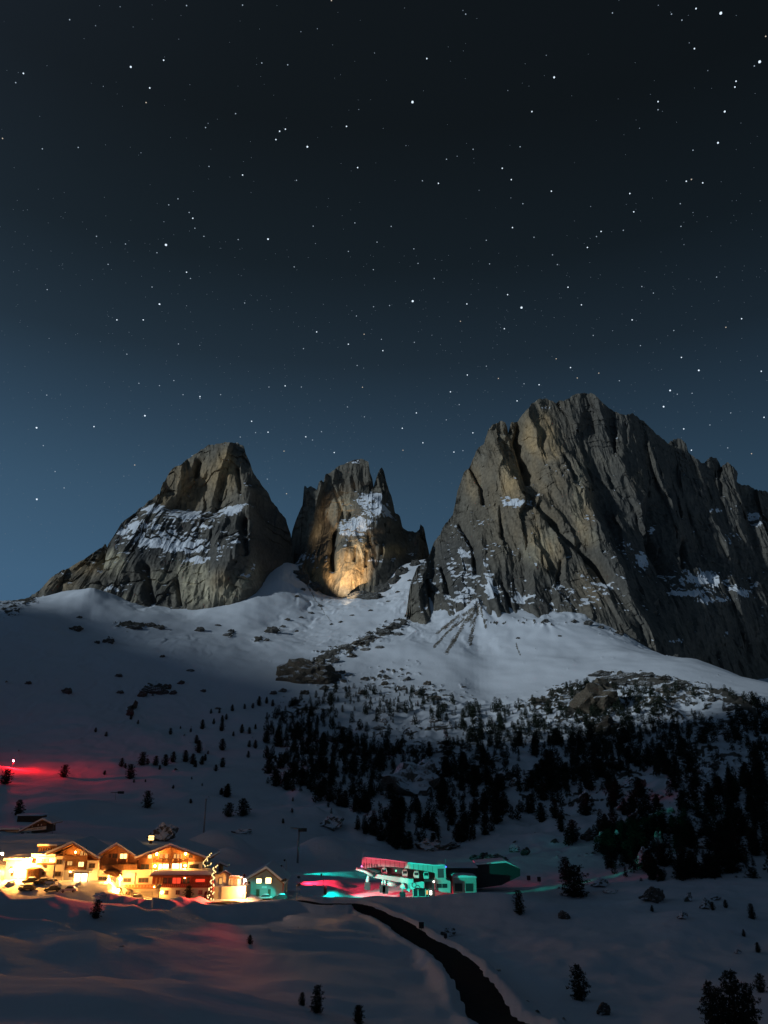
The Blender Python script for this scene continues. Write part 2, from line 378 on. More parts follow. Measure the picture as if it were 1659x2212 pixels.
# --- snow mounds, hummocks
def bump(px, py, h, rx, ry=None, rot=0.0, pw=1.0, rmin=70):
    p = ground0(px, py, rmin); dx, dy = X2 - p[0], Y2 - p[1]; ry = ry or rx
    u = (dx * math.cos(rot) + dy * math.sin(rot)) / rx; v = (-dx * math.sin(rot) + dy * math.cos(rot)) / ry
    return h * np.exp(-(u * u + v * v) ** pw)
B = np.zeros_like(Z2)
for a in [(40, 1960, 1.6, 11, 5), (125, 1962, 1.8, 8, 4), (300, 1980, 3.6, 7, 6), (345, 1976, 2.2, 5, 4), (402, 1972, 3.0, 6.5, 5), (470, 1975, 3.8, 6.5, 5, 0, 2), (660, 1966, 2.2, 16, 7), (245, 1962, 1.0, 6, 4),
          (480, 1835, 7.5, 13, 11, 0, 1.2), (505, 1862, 4.5, 9, 8), (700, 1852, 7, 13, 10, .2, 1.2), (745, 1846, 4, 12, 9),
          (820, 1948, 2.6, 34, 10, -.15), (980, 1975, 3.4, 44, 12, -.2), (1120, 1985, 2.2, 30, 9, -.2), (1180, 2000, 2.0, 30, 10),
          (430, 1735, 5, 30, 22), (210, 1745, 4, 28, 16), (140, 1822, 2.5, 24, 10), (360, 1770, 3, 22, 14), (560, 1770, 3, 24, 16),
          (1420, 1965, 3.0, 14, 10), (1440, 2010, 3.2, 26, 12), (1560, 2030, 2.4, 18, 12), (1360, 2060, 1.6, 30, 14), (1560, 1960, 2, 14, 9), (1640, 2000, 2, 16, 9),
          (440, 1900, -.4, 12, 12)]:
    B += bump(*a)
PX0, PY0 = project(X2, Y2, Z2)
wob = fbm(X2 / 55, Y2 / 55, 3, 1)
fine = fbm(X2 / 11, Y2 / 11, 3, 9)
front_zone = sstep(70, 130, R2) * sstep(420, 300, R2)
rightside = sstep(700, 900, PX0)
ridges = ridged(X2 / 70 + .4 * wob, Y2 / 17 + .8 * wob, 2, 13, .5)
B += front_zone * (wob * 1.2 + fine * .30 + (1 - rightside) * ridges * .75 + rightside * 1.1 * fbm(X2 / 26, Y2 / 20, 3, 15))
# snow cones under the gullies of the walls
for cx_, cy_p, hh, sp in ((1032, 1330, 30, 46), (1180, 1352, 12, 34), (880, 1300, 10, 30)):
    p = ground0(cx_, cy_p, 1100); dd = np.hypot(X2 - p[0], (Y2 - p[1]) * .8); an = np.arctan2(X2 - p[0], -(Y2 - p[1]))
    B += hh * np.exp(-dd / sp) * (1 + .16 * np.sin(an * 9 + 2 * perlin(dd / 40, an * 2, 19))) * (R2 > 900)
mid_zone = sstep(330, 480, R2) * sstep(1040, 860, R2)
forest_zone = sstep(560, 680, PX0) * mid_zone
B += mid_zone * (fbm(X2 / 90, Y2 / 90, 4, 21) * 3.0)
B += forest_zone * (ridged(X2 / 60, Y2 / 60, 3, 31) * 3.2 + fbm(X2 / 20, Y2 / 20, 3, 35) * 1.8)
B += sstep(900, 1200, R2) * (fbm(X2 / 160, Y2 / 160, 4, 41) * 6)
ripple = perlin(X2 / 14 + 2 * wob, Y2 / 60, 17)
B += sstep(500, 800, R2) * sstep(1500, 1100, R2) * sstep(560, 400, PX0) * ripple * .8
Z2 = Z2 + B * (np.abs(A2) < R_(60))

# --- rock breaking through the snow
def seg_d(PX, PY, a, b):
    ax, ay = a; bx, by = b; t = np.clip(((PX - ax) * (bx - ax) + (PY - ay) * (by - ay)) / ((bx - ax)**2 + (by - ay)**2), 0, 1)
    return np.hypot(PX - ax - t * (bx - ax), PY - ay - t * (by - ay)), t
def poly_d(PX, PY, pts): return np.min([seg_d(PX, PY, pts[i], pts[i + 1])[0] for i in range(len(pts) - 1)], axis=0)
PX, PY = project(X2, Y2, Z2)
nr = ridged(X2 / 26, Y2 / 26, 5, 51, .7) + 1.0 * fbm(X2 / 8, Y2 / 8, 3, 57)
rocky = np.zeros_like(Z2)
def zone(x, y, rx, ry, s): 
    global rocky
    rocky = np.maximum(rocky, s * np.exp(-(((PX - x) / rx)**2 + ((PY - y) / ry)**2)))
rocky = np.maximum(rocky, .86 * np.exp(-(poly_d(PX, PY, [(690, 1425), (760, 1402), (815, 1372), (875, 1345)]) / 17)**2))
rocky = np.maximum(rocky, .80 * np.exp(-(poly_d(PX, PY, [(1150, 1525), (1200, 1498), (1300, 1485), (1400, 1470), (1560, 1500), (1640, 1540)]) / 20)**2))
for z in [(720, 1460, 60, 35, .80), (840, 1470, 70, 35, .72), (960, 1500, 80, 22, .72), (1250, 1540, 130, 55, .86), (1420, 1520, 150, 50, .80), (1330, 1460, 70, 13, .84), (1550, 1570, 110, 50, .72),
          (330, 1490, 30, 16, .95), (280, 1350, 40, 8, .95), (170, 1360, 14, 8, .9), (300, 1352, 18, 6, 1.0), (345, 1355, 12, 6, .95), (145, 1497, 10, 6, 1.0), (560, 1382, 14, 7, 1.0), (590, 1365, 20, 8, .95), (500, 1372, 8, 5, 1.0), (235, 1385, 16, 8, .85),
          (430, 1360, 8, 5, .95), (280, 1535, 10, 16, .9), (20, 1315, 40, 18, .8), (60, 1300, 30, 10, .85), (1520, 1640, 150, 70, .6), (900, 1620, 280, 70, .55), (1300, 1700, 330, 100, .55), (660, 1540, 70, 40, .7), (1380, 1365, 90, 16, .75), (1150, 1345, 120, 9, .7), (1480, 1400, 60, 14, .8)]:
    zone(*z)
outc = sstep(.72, 1.12, rocky * .95 + .34 * nr + .25 * fbm(X2 / 70, Y2 / 70, 2, 63) - .25)
Z2 = Z2 + outc * (2.2 + 1.6 * fbm(X2 / 8, Y2 / 8, 3, 61)) * np.clip(R2 / 900, .5, 1.3)
# rubble streaks running down the snow fan under the big wall
deb = np.zeros_like(Z2)
for pts, w in [([cS(400, 985), cS(330, 1050), cS(235, 1200)], 11), ([cS(385, 985), cS(352, 1060), cS(342, 1168)], 12), ([cS(370, 1000), cS(280, 1050), cS(195, 1115)], 8), ([cS(350, 1030), cS(270, 1085), cS(180, 1175)], 7),
               ([cS(385, 1000), cS(395, 1050), cS(410, 1098)], 5), ([cS(540, 1160), cS(560, 1215)], 4), ([cS(370, 990), cS(350, 1040)], 17), ([cM(370, 1290), cM(420, 1400)], 6), ([cM(600, 1650), cM(420, 1400)], 3)]:
    deb = np.maximum(deb, np.exp(-(poly_d(PX, PY, pts) / w)**2))
deb = deb * sstep(.25, .85, deb + .6 * fbm(PX / 6 + PY / 14, PY / 22, 3, 71)) * (R2 > 1000) * (R2 < 1700)
# gullies in the avalanche fans
gul = fbm(PX / 48 + (PY - 1300) / 90 + wob, PY / 260, 3, 77, .6)
Z2 = Z2 + sstep(1150, 1300, R2) * sstep(1760, 1600, R2) * gul * 4 * sstep(-.3, .5, perlin(X2 / 200, Y2 / 200, 79)) * (np.abs(A2) < R_(40))

# --- road bed
road_px = [(470, 1952), (600, 1957), (700, 1955), (765, 1962), (815, 1978), (862, 1998), (912, 2032), (962, 2078), (1012, 2128), (1062, 2178), (1110, 2225), (1180, 2300)]
ground1 = make_ground(Z2)
rp = np.array([ground1(x, y) for x, y in road_px])
for _ in range(3): rp[1:-1, 2] = (rp[:-2, 2] + 2 * rp[1:-1, 2] + rp[2:, 2]) / 4
# resample (Catmull-Rom)
def catmull(P, n=14):
    P = np.vstack([2 * P[0] - P[1], P, 2 * P[-1] - P[-2]]); out = []
    for i in range(1, len(P) - 2):
        for t in np.linspace(0, 1, n, endpoint=False):
            a, b, c, d = P[i - 1], P[i], P[i + 1], P[i + 2]
            out.append(.5 * (2 * b + (c - a) * t + (2 * a - 5 * b + 4 * c - d) * t * t + (3 * b - a - 3 * c + d) * t**3))
    out.append(P[-2]); return np.array(out)
road = catmull(rp)
sel = np.nonzero((R2 > 90) & (R2 < 330) & (np.abs(A2) < R_(30)))
xs, ys = X2[sel], Y2[sel]; best = np.full(len(xs), 1e9); zr = np.zeros(len(xs))
for i in range(len(road) - 1):
    a, b = road[i], road[i + 1]; d = b - a; t = np.clip(((xs - a[0]) * d[0] + (ys - a[1]) * d[1]) / (d[0]**2 + d[1]**2), 0, 1)
    q = np.hypot(xs - a[0] - t * d[0], ys - a[1] - t * d[1]); m = q < best; best[m] = q[m]; zr[m] = a[2] + t[m] * d[2]
RW = 4.0
best = best + .7 * perlin(xs / 5, ys / 5, 83) + .2 * perlin(xs / 2.4, ys / 2.4, 84)
k = sstep(RW + 6, RW + .4, best)
bank = np.exp(-((best - RW - 2.2) / 1.3)**2) * (.7 + .35 * perlin(xs / 7, ys / 7, 81))
Z2[sel] = Z2[sel] * (1 - k) + k * (zr - .12) + bank + .5 * sstep(RW - .5, RW + .7, best) * k
ground_z = make_height(Z2)

# --- plateau cut for the buildings (levelled building plots)
def level(x0, x1, y0, y1, z, soft=5):
    d = np.hypot(np.maximum(0, np.maximum(x0 - X2, X2 - x1)), np.maximum(0, np.maximum(y0 - Y2, Y2 - y1)))
    k = sstep(soft, 0, d); Z2[:] = Z2 * (1 - k) + k * z
HY = 240.0                                               # the hotel front stands 240 m out
zl = atY(*c3(1000, 610), HY)[2]; zr_ = atY(*c4(1100, 762), HY)[2]
xa, xb, xc = atY(*c3(150, 600), HY)[0], atY(*c4(420, 700), HY)[0], atY(*c7(1450, 1200), HY)[0]
level(xa, xb - 2, HY - 12, HY + 16, zl, 6)
level(xb + 1, xc, HY - 9, HY + 14, zr_, 5)
# the yard before the left half slopes down to the bank
kx = sstep(xa - 16, xa - 8, X2) * sstep(xb + 3, xb - 3, X2) * sstep(208, 216, Y2) * sstep(238, 234, Y2)
Z2 = Z2 * (1 - kx) + kx * (zl - .20 * (235 - np.clip(Y2, 205, 235)) + .25 * fine)
# the bank before the hotel stays below the yard's edge
crow = np.interp(PX0, [-100, 0, 20, 66, 116, 146, 212, 238, 262, 288, 315, 331, 364, 380, 403, 430, 463, 490, 516, 560, 600], [1915, 1913, 1927, 1929, 1925, 1934, 1944, 1945, 1947, 1948, 1958, 1958, 1960, 1950, 1946, 1958, 1950, 1952, 1962, 1968, 1985]) + 4
uu, vv = (PX0 - IMG_W / 2) / FPX, -(crow - IMG_H / 2) / FPX
tanmax = (ST + vv * CT) / np.hypot(uu, CT - vv * ST)
cl = (Y2 < 214) & (R2 > 100) & (PX0 > -150) & (PX0 < 610)
Z2 = np.where(cl, np.minimum(Z2, R2 * tanmax - .25 * np.abs(fine) - .04 * (214 - np.minimum(Y2, 214))), Z2)
HSY = 258.0
zh = atY(*c6(800, 770), HSY)[2]; level(atY(*c6(560, 700), HSY)[0] - 1, atY(*c6(1130, 700), HSY)[0], HSY - 8, HSY + 12, zh, 5)
STY = 292.0
zs = atY(*cL(700, 520), STY)[2]
level(atY(*cL(120, 500), STY)[0], atY(*cL(1550, 420), STY)[0] + 4, STY - 10, STY + 24, zs, 10)
# --- the mountain group behind the viewer, which shades the valley from the low moon
shade_line = [(-150, 1296), (0, 1300), (120, 1282), (220, 1275), (300, 1318), (380, 1332), (430, 1350), (468, 1384), (540, 1402), (650, 1426), (760, 1462), (880, 1520), (1000, 1560), (1150, 1580), (1300, 1578), (1450, 1555), (1600, 1525), (1720, 1500), (1950, 1480)]
CRY = -520.0
ground2 = make_ground(Z2)
cr_ = []
for px, py in shade_line:
    p = ground2(px, py, 500); t = (p[1] - CRY) / -SUN_DIR.y; q = p + t * np.array(SUN_DIR); cr_.append((q[0], q[2]))
cr_.sort(); cx_ = np.array([c[0] for c in cr_]); cz_ = np.array([c[1] for c in cr_])
cx_ = np.concatenate([[-5200, cx_[0] - 900], cx_, [cx_[-1] + 1200, 4000]]); cz_ = np.concatenate([[150, cz_[0] - 60], cz_, [250, 120]])
crest = np.interp(X2, cx_, cz_)
prof = np.where(Y2 < 0, np.where(Y2 > CRY, (-Y2 / -CRY)**1.25, np.maximum(.2, 1 - (CRY - Y2) / 3500)), 0)
back = crest * np.clip(prof, 0, 1) - 6 - 20 * sstep(0, 300, R2) * (Y2 > -50)
wb = sstep(R_(62), R_(88), np.abs(A2))
Z2 = Z2 * (1 - wb) + wb * back
ground_at = make_ground(Z2); ground_z = make_height(Z2)

V = np.stack([X2, Y2, Z2], -1)
me = grid_mesh('terrain', V, True, flip=False)
snow_r = np.clip(1 - outc * 1.15, 0, 1) * (1 - .62 * deb)
add_attr(me, 'cover', np.stack([snow_r, np.clip(.5 * outc * sstep(.1, .7, wob), 0, 1), np.clip(deb, 0, 1)], -1).reshape(-1, 3))
terrain = link('terrain', me, None, M['terrain']); tag(terrain, kind='structure')

# road surface
mb = MB(); tang = np.gradient(road, axis=0); tang[:, 2] = 0; tang /= np.linalg.norm(tang, axis=1)[:, None]
nrm = np.stack([tang[:, 1], -tang[:, 0], 0 * tang[:, 0]], 1)
vs = []
for i in range(len(road)):
    for s in (-1, -.3, .3, 1): vs.append(road[i] + nrm[i] * s * RW + np.array([0, 0, .02 + .05 * (1 - s * s)]))
mb.add(vs, [(i * 4 + j, i * 4 + j + 1, i * 4 + j + 5, i * 4 + j + 4) for i in range(len(road) - 1) for j in range(3)])
tag(mb.build('road', M['asphalt'], None, True), kind='structure')

# ================================================================== ROCK PEAKS
def facets(x, z, size, asp, off, tilt, seed):
    """broken slabs: every cell of a jittered lattice is one tilted plane"""
    u, v = x / size, z / (size * asp); ui, vi = np.floor(u).astype(int), np.floor(v).astype(int)
    T = np.random.default_rng(seed).random((64, 64, 5))
    best = np.full(x.shape, 9.0); out = np.zeros(x.shape); sec = np.full(x.shape, 9.0); out2 = np.zeros(x.shape)
    for a in (-1, 0, 1):
        for b in (-1, 0, 1):
            t = T[(ui + a) & 63, (vi + b) & 63]
            cx, cz = ui + a + t[..., 0], vi + b + t[..., 1]; q = np.sqrt((u - cx)**2 + (v - cz)**2)
            val = off * (2 * t[..., 2] - 1) + tilt * 2 * (2 * t[..., 3] - 1) * (u - cx) * size * .5 + tilt * (2 * t[..., 4] - 1) * (v - cz) * size * asp * .25
            m = q < best; m2 = (~m) & (q < sec)
            out2 = np.where(m, out, np.where(m2, val, out2)); sec = np.where(m, best, np.where(m2, q, sec))
            out = np.where(m, val, out); best = np.where(m, q, best)
    w = .5 + .5 * sstep(0, .16, sec - best)
    out = out * w + out2 * (1 - w)
    return out
def peak(name, label, skyline, depth, base, dx, rows, zones, ochre, pale, seed, amp=1.0, gul=(), group='rock peaks above the snow slopes', jag=5.0, snow0=0.0, grey=(), strata=3.2):
    depth = list(depth) + [((px, py + 13), Y - 7) for (px, py), Y in skyline]
    D = [atY(px, py, Y) for (px, py), Y in depth]
    fY = rbf([(p[0] / 100, p[2] / 100) for p in D], [p[1] for p in D], 1.0)
    sk = np.array([atY(px, py, Y) for (px, py), Y in skyline]); sk = sk[np.argsort(sk[:, 0], kind='stable')]
    x = np.arange(sk[0, 0], sk[-1, 0], dx)
    zt = np.interp(x, sk[:, 0], sk[:, 2]) + jag * fbm(x / 14, x * 0 + seed, 3, seed)
    bs = np.array([atY(px, py, Y) for (px, py), Y in base]); bs = bs[np.argsort(bs[:, 0])]
    zb = np.minimum(np.interp(x, bs[:, 0], bs[:, 2]) - 70, zt - 8)
    v = np.linspace(0, 1, rows)
    Xg = np.repeat(x[:, None], rows, 1); Zg = zb[:, None] + (zt - zb)[:, None] * v[None]
    ii = np.unique(np.append(np.arange(0, len(x), 2), len(x) - 1)); jj = np.unique(np.append(np.arange(0, rows, 2), rows - 1))
    g = fY(Xg[np.ix_(ii, jj)] / 100, Zg[np.ix_(ii, jj)] / 100)
    g = np.stack([np.interp(np.arange(rows), jj, r) for r in g]); Yg = np.stack([np.interp(np.arange(len(x)), ii, g[:, j]) for j in range(rows)], 1)
    for pts, w, dep in gul:                       # chimneys and gullies cut into the wall
        q = [atY(px, py, 1600) for px, py in pts]; q = [(a[0], a[2]) for a in q]
        # measured on a 1600 m plane, so bring the wall to the same plane
        Yn = Yg; qx, qz = Xg / Yn * 1600, Zg / Yn * 1600
        Yg = Yg + dep * np.exp(-(poly_d(qx, qz, q) / w)**2)
    s = seed
    warp = fbm(Xg / 120, Zg / 120, 2, s)
    d = 6 * ridged(Xg / 80 + .5 * warp, Zg / 330, 2, s + 1)
    wx, wz = Xg + 5 * fbm(Xg / 30, Zg / 60, 2, s + 11), Zg + 16 * fbm(Xg / 35, Zg / 50, 2, s + 12)
    d = d + facets(wx, wz, 78, 3.4, 8, .60, s + 1) + facets(wx, wz, 32, 3.2, 3.0, .42, s + 2) + facets(wx, wz, 11, 2.2, .9, .28, s + 3)
    d = d + 2.6 * ridged(Xg / 24 + .4 * warp, Zg / 120, 3, s + 2, .55)
    d = d + 1.6 * fbm(Xg / 16, Zg / 44, 2, s + 3) + .5 * fbm(Xg / 5, Zg / 7, 2, s + 4)
    sz = Zg / 30 + 1.1 * warp + .35 * perlin(Xg / 18, Zg / 40, s + 5); saw = sz - np.floor(sz)
    d = d - strata * saw**2 * sstep(-.2, .4, perlin(Xg / 60, Zg / 60, s + 6))
    Y0 = Yg; Yg = Yg - amp * d
    kk = 1 + (Yg / Y0 - 1) * sstep(.55, 1, v)[None]; Zg = Zg * kk; Xg = Xg * kk      # keep the crest line as surveyed
    # geometric normal
    P = np.stack([Xg, Yg, Zg], -1)
    n = np.cross(np.gradient(P, axis=1), np.gradient(P, axis=0)); n /= np.linalg.norm(n, axis=2)[..., None] + 1e-9
    n = n * np.sign(-n[..., 1:2] + 1e-6)
    PXm, PYm = project(Xg, Yg, Zg)
    bias = np.full_like(Xg, snow0)
    for (zx, zy), rx, ry, st in zones: bias = bias + st * np.exp(-(((PXm - zx) / rx)**2 + ((PYm - zy) / ry)**2))
    sn = n[..., 2] + bias + .22 * fbm(Xg / 16, Zg / 9, 3, s + 7)
    snow = sstep(.72, 1.05, sn)
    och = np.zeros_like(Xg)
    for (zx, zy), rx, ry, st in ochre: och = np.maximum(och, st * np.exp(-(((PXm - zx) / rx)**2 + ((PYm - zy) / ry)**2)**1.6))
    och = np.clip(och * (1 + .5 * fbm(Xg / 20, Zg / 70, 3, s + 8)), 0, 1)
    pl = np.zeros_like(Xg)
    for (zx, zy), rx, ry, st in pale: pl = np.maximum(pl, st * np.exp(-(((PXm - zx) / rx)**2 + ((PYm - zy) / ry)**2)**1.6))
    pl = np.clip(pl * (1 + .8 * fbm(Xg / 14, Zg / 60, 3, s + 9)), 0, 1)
    gy = np.zeros_like(Xg)
    for (zx, zy), rx, ry, st in grey: gy = np.maximum(gy, st * np.exp(-(((PXm - zx) / rx)**2 + ((PYm - zy) / ry)**2)**1.8))
    gy = np.clip(gy * (1 + .4 * fbm(Xg / 40, Zg / 60, 3, s + 15)), 0, 1) * (1 - .7 * np.maximum(och, pl))
    # the far side: a few rows falling away behind the crest
    top = P[:, -1]; rowsb = []
    for kx, (dy, dz) in enumerate([(6, -1), (18, -8), (45, -40), (110, -160), (220, -420)]):
        q = top.copy(); q[:, 1] += dy + 3 * perlin(x / 9, x * 0 + kx, s); q[:, 2] += dz; rowsb.append(q)
    P = np.concatenate([P] + [q[:, None] for q in rowsb], 1)
    pad = lambda a: np.concatenate([a, np.repeat(a[:, -1:], len(rowsb), 1)], 1)
    me = grid_mesh(name, P, False)
    add_attr(me, 'cover', np.stack([pad(snow), pad(och), pad(pl), pad(gy)], -1).reshape(-1, 4))
    o = link(name, me, None, M['cliff'])
    return tag(o, label, 'mountain', group, 'structure')

# --- left peak: broad block with a tower
sk = [((-260,1345),1440),((-100,1330),1440),((0,1316),1440),((60,1292),1440),((85,1275),1430),((120,1240),1440),((170,1215),1460),((222,1192),1500),((228,1172),1520),((262,1130),1560),((300,1100),1590),((338,1088),1600),((343,1065),1610),((352,1042),1615),((375,1010),1625),((405,992),1640),((430,975),1650),((450,962),1655),((490,955),1660),((515,957),1665),((527,965),1670),((533,985),1668),((545,1015),1678),((560,1040),1690),((575,1060),1700),((590,1085),1712),((605,1105),1718),((618,1125),1724),((628,1150),1730),((634,1210),1730),((642,1300),1730)]
dp = sk + [((100,1290),1405),((180,1280),1410),((250,1322),1400),((330,1328),1385),((400,1330),1385),((480,1324),1400),((560,1262),1490),((600,1215),1620),((530,1290),1430),
     ((528,975),1640),((540,1090),1555),((536,1160),1505),((530,1230),1450),((562,1070),1650),((600,1140),1690),((575,1190),1590),((560,1150),1580),((615,1180),1700),((590,1230),1600),
     ((345,1090),1622),((380,1100),1628),((415,1104),1630),((450,1104),1628),((490,1100),1620),((522,1094),1610),((350,1104),1568),((385,1114),1560),((420,1118),1556),((455,1118),1556),((495,1114),1556),((530,1108),1556),((535,1050),1596),((537,1190),1482),((533,1260),1436),((550,1100),1610),((548,1160),1556),((546,1220),1510),((570,1120),1660),((380,1012),1634),((440,978),1650),((450,1030),1636),((500,1030),1628),((500,985),1645),((400,1050),1634),((360,1060),1626),
     ((300,1118),1565),((400,1145),1535),((500,1140),1530),((250,1200),1480),((350,1200),1478),((450,1200),1465),((520,1200),1452),((300,1260),1430),((420,1270),1420),((500,1270),1425),((200,1230),1460),((150,1250),1430)]
zn = [(cG(900,620),110,60,.13),(cG(760,640),60,20,.25),(cG(1100,700),60,16,.25),(cG(830,490),22,9,.6),(cG(1000,530),26,9,.45),(cG(1280,500),30,16,.55),(cG(760,580),34,9,.6),(cG(850,670),24,9,.55),(cG(1000,700),40,8,.6),(cG(1100,590),14,8,.4),(cG(1060,770),26,6,.5),(cG(1200,760),16,6,.4),(cG(1390,800),14,9,.6),(cG(1340,850),14,5,.5),(cG(1250,135),26,6,.6),(cG(640,930),30,10,.5),(cG(800,820),14,6,.35),(cG(660,610),20,7,.4),(cG(1020,640),50,30,.14),(cG(1290,670),10,5,.4)]
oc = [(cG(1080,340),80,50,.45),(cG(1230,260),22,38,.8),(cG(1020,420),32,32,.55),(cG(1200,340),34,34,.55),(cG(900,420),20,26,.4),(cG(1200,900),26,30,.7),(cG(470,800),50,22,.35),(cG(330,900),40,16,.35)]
pa = [(cG(1050,850),42,38,.85),(cG(1080,950),50,26,.7),(cG(620,770),26,26,.8),(cG(1200,950),40,22,.6),(cG(880,870),24,24,.45),(cG(1380,850),20,26,.4),(cG(700,980),20,16,.4),(cG(1330,880),24,26,.5)]  # pale zones at the foot paint its lamplit glow into the rock colour
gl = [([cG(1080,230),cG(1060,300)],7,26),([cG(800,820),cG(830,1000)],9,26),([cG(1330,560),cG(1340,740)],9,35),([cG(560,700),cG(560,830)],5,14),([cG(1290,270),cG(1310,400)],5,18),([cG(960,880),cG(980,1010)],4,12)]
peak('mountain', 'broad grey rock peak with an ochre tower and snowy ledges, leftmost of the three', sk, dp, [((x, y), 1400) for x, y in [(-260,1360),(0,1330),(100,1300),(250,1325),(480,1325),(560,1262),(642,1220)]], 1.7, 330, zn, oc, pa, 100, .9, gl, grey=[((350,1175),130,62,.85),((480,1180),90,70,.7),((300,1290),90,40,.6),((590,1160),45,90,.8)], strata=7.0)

# --- middle peak: slim towers over a glowing wall
s0 = [(626,1191,1800),(632,1145,1800),(645,1110,1795),(654,1090,1795),(657,1050,1795),(659,1049,1795),(664,1054,1795),(671,1051,1795),(685,1057,1800),(689,1041,1800),(694,1037,1800),(699,1041,1800),(703,1025,1800),(708,1024,1800),(715,1020,1800),(724,1012,1800),(738,1004,1800),(761,995,1805),(781,990,1810),(788,995,1812),(796,998,1815),(799,1020,1820),(804,1032,1825),(807,1053,1825),(811,1039,1825),(817,1021,1825),(821,1013,1825),(825,1009,1825),(829,1017,1828),(834,1039,1830),(840,1059,1830),(846,1073,1830),(850,1090,1835),(853,1108,1840),(857,1110,1845),(864,1115,1850),(869,1138,1855),(877,1145,1860),(884,1147,1865),(900,1150,1870),(906,1143,1870),(908,1132,1870),(915,1139,1870),(920,1164,1870),(923,1175,1870),(928,1200,1870),(934,1260,1870)]
sk = [((605,1260),1790)] + [((a, b), c) for a, b, c in s0]
dp = sk + [((625,1245),1700),((669,1262),1618),((696,1275),1600),((726,1263),1600),((754,1268),1600),((777,1284),1590),((803,1288),1600),((831,1270),1622),((877,1230),1705),((923,1200),1840),
     ((806,1075),1745),((770,1130),1700),((840,1110),1715),((800,1110),1715),((735,1155),1690),((740,1190),1640),((690,1240),1625),((790,1190),1640),((760,1220),1620),((830,1180),1660),((680,1150),1775),((650,1180),1770),((655,1222),1672),((719,1130),1765),
     ((715,1160),1745),((715,1195),1700),((714,1225),1650),((880,1165),1850),((910,1160),1880),((860,1200),1770),((855,1150),1790),((700,1090),1790),((750,1060),1790),((780,1040),1800),((790,1070),1790)]
zn = [(cM(1000,600),40,34,.50),(cM(1100,640),22,26,.45),(cM(850,770),34,18,.42),(cM(720,820),16,9,.5),(cM(800,160),24,6,.7),(cM(910,250),8,12,.35),(cM(330,1040),30,7,.45),(cM(240,1140),22,10,.5),(cM(1000,490),10,10,.5),(cM(970,750),50,30,.12),(cM(870,1180),16,8,.3),(cM(1050,1090),22,8,.35),(cM(950,1090),14,6,.4)]
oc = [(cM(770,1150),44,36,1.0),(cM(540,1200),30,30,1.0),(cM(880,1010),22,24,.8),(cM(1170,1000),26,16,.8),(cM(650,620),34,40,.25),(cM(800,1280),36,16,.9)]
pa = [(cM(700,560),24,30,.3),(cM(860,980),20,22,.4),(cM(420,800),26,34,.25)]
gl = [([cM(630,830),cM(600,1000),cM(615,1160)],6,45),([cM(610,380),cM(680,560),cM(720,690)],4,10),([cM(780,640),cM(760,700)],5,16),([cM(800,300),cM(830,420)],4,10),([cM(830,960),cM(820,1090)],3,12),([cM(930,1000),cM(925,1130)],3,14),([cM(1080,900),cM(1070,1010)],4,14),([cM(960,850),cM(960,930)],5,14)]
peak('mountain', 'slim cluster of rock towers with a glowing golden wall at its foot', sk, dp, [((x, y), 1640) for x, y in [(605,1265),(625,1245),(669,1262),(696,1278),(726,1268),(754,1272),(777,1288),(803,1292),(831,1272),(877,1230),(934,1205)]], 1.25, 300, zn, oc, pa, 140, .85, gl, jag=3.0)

# --- right peak: the huge wall
s0 = [(40,1060,1400),(55,1030,1400),(75,900,1440),(100,830,1500),(160,770,1560),(180,710,1600),(205,680,1620),(230,625,1660),(262,600,1680),(270,550,1690),(285,480,1710),(310,410,1730),(340,375,1740),(365,310,1745),(400,275,1755),(420,215,1765),(440,195,1770),(480,175,1775),(495,185,1775),(510,225,1780),(520,185,1785),(550,180,1785),(570,150,1780),(610,105,1790),(650,75,1800),(690,85,1810),(720,95,1820),(770,80,1835),(800,60,1845),(850,52,1850),(890,60,1850),(930,100,1850),(970,130,1856),(1010,150,1867),(1060,145,1906),(1110,180,1935),(1150,220,1956),(1190,255,1977),(1215,275,1989),(1240,260,2001),(1270,255,2020),(1295,275,2032),(1305,315,2039),(1340,345,2054),(1375,365,2074),(1400,340,2086),(1430,340,2104),(1450,380,2115),(1480,360,2133),(1510,385,2152),(1530,410,2162),(1560,450,2181),(1600,480,2202),(1659,490,2239),(1800,520,2318),(1950,560,2400),(2150,640,2506),(2300,760,2578)]
sk = [(cS(a, b), c) for a, b, c in s0]
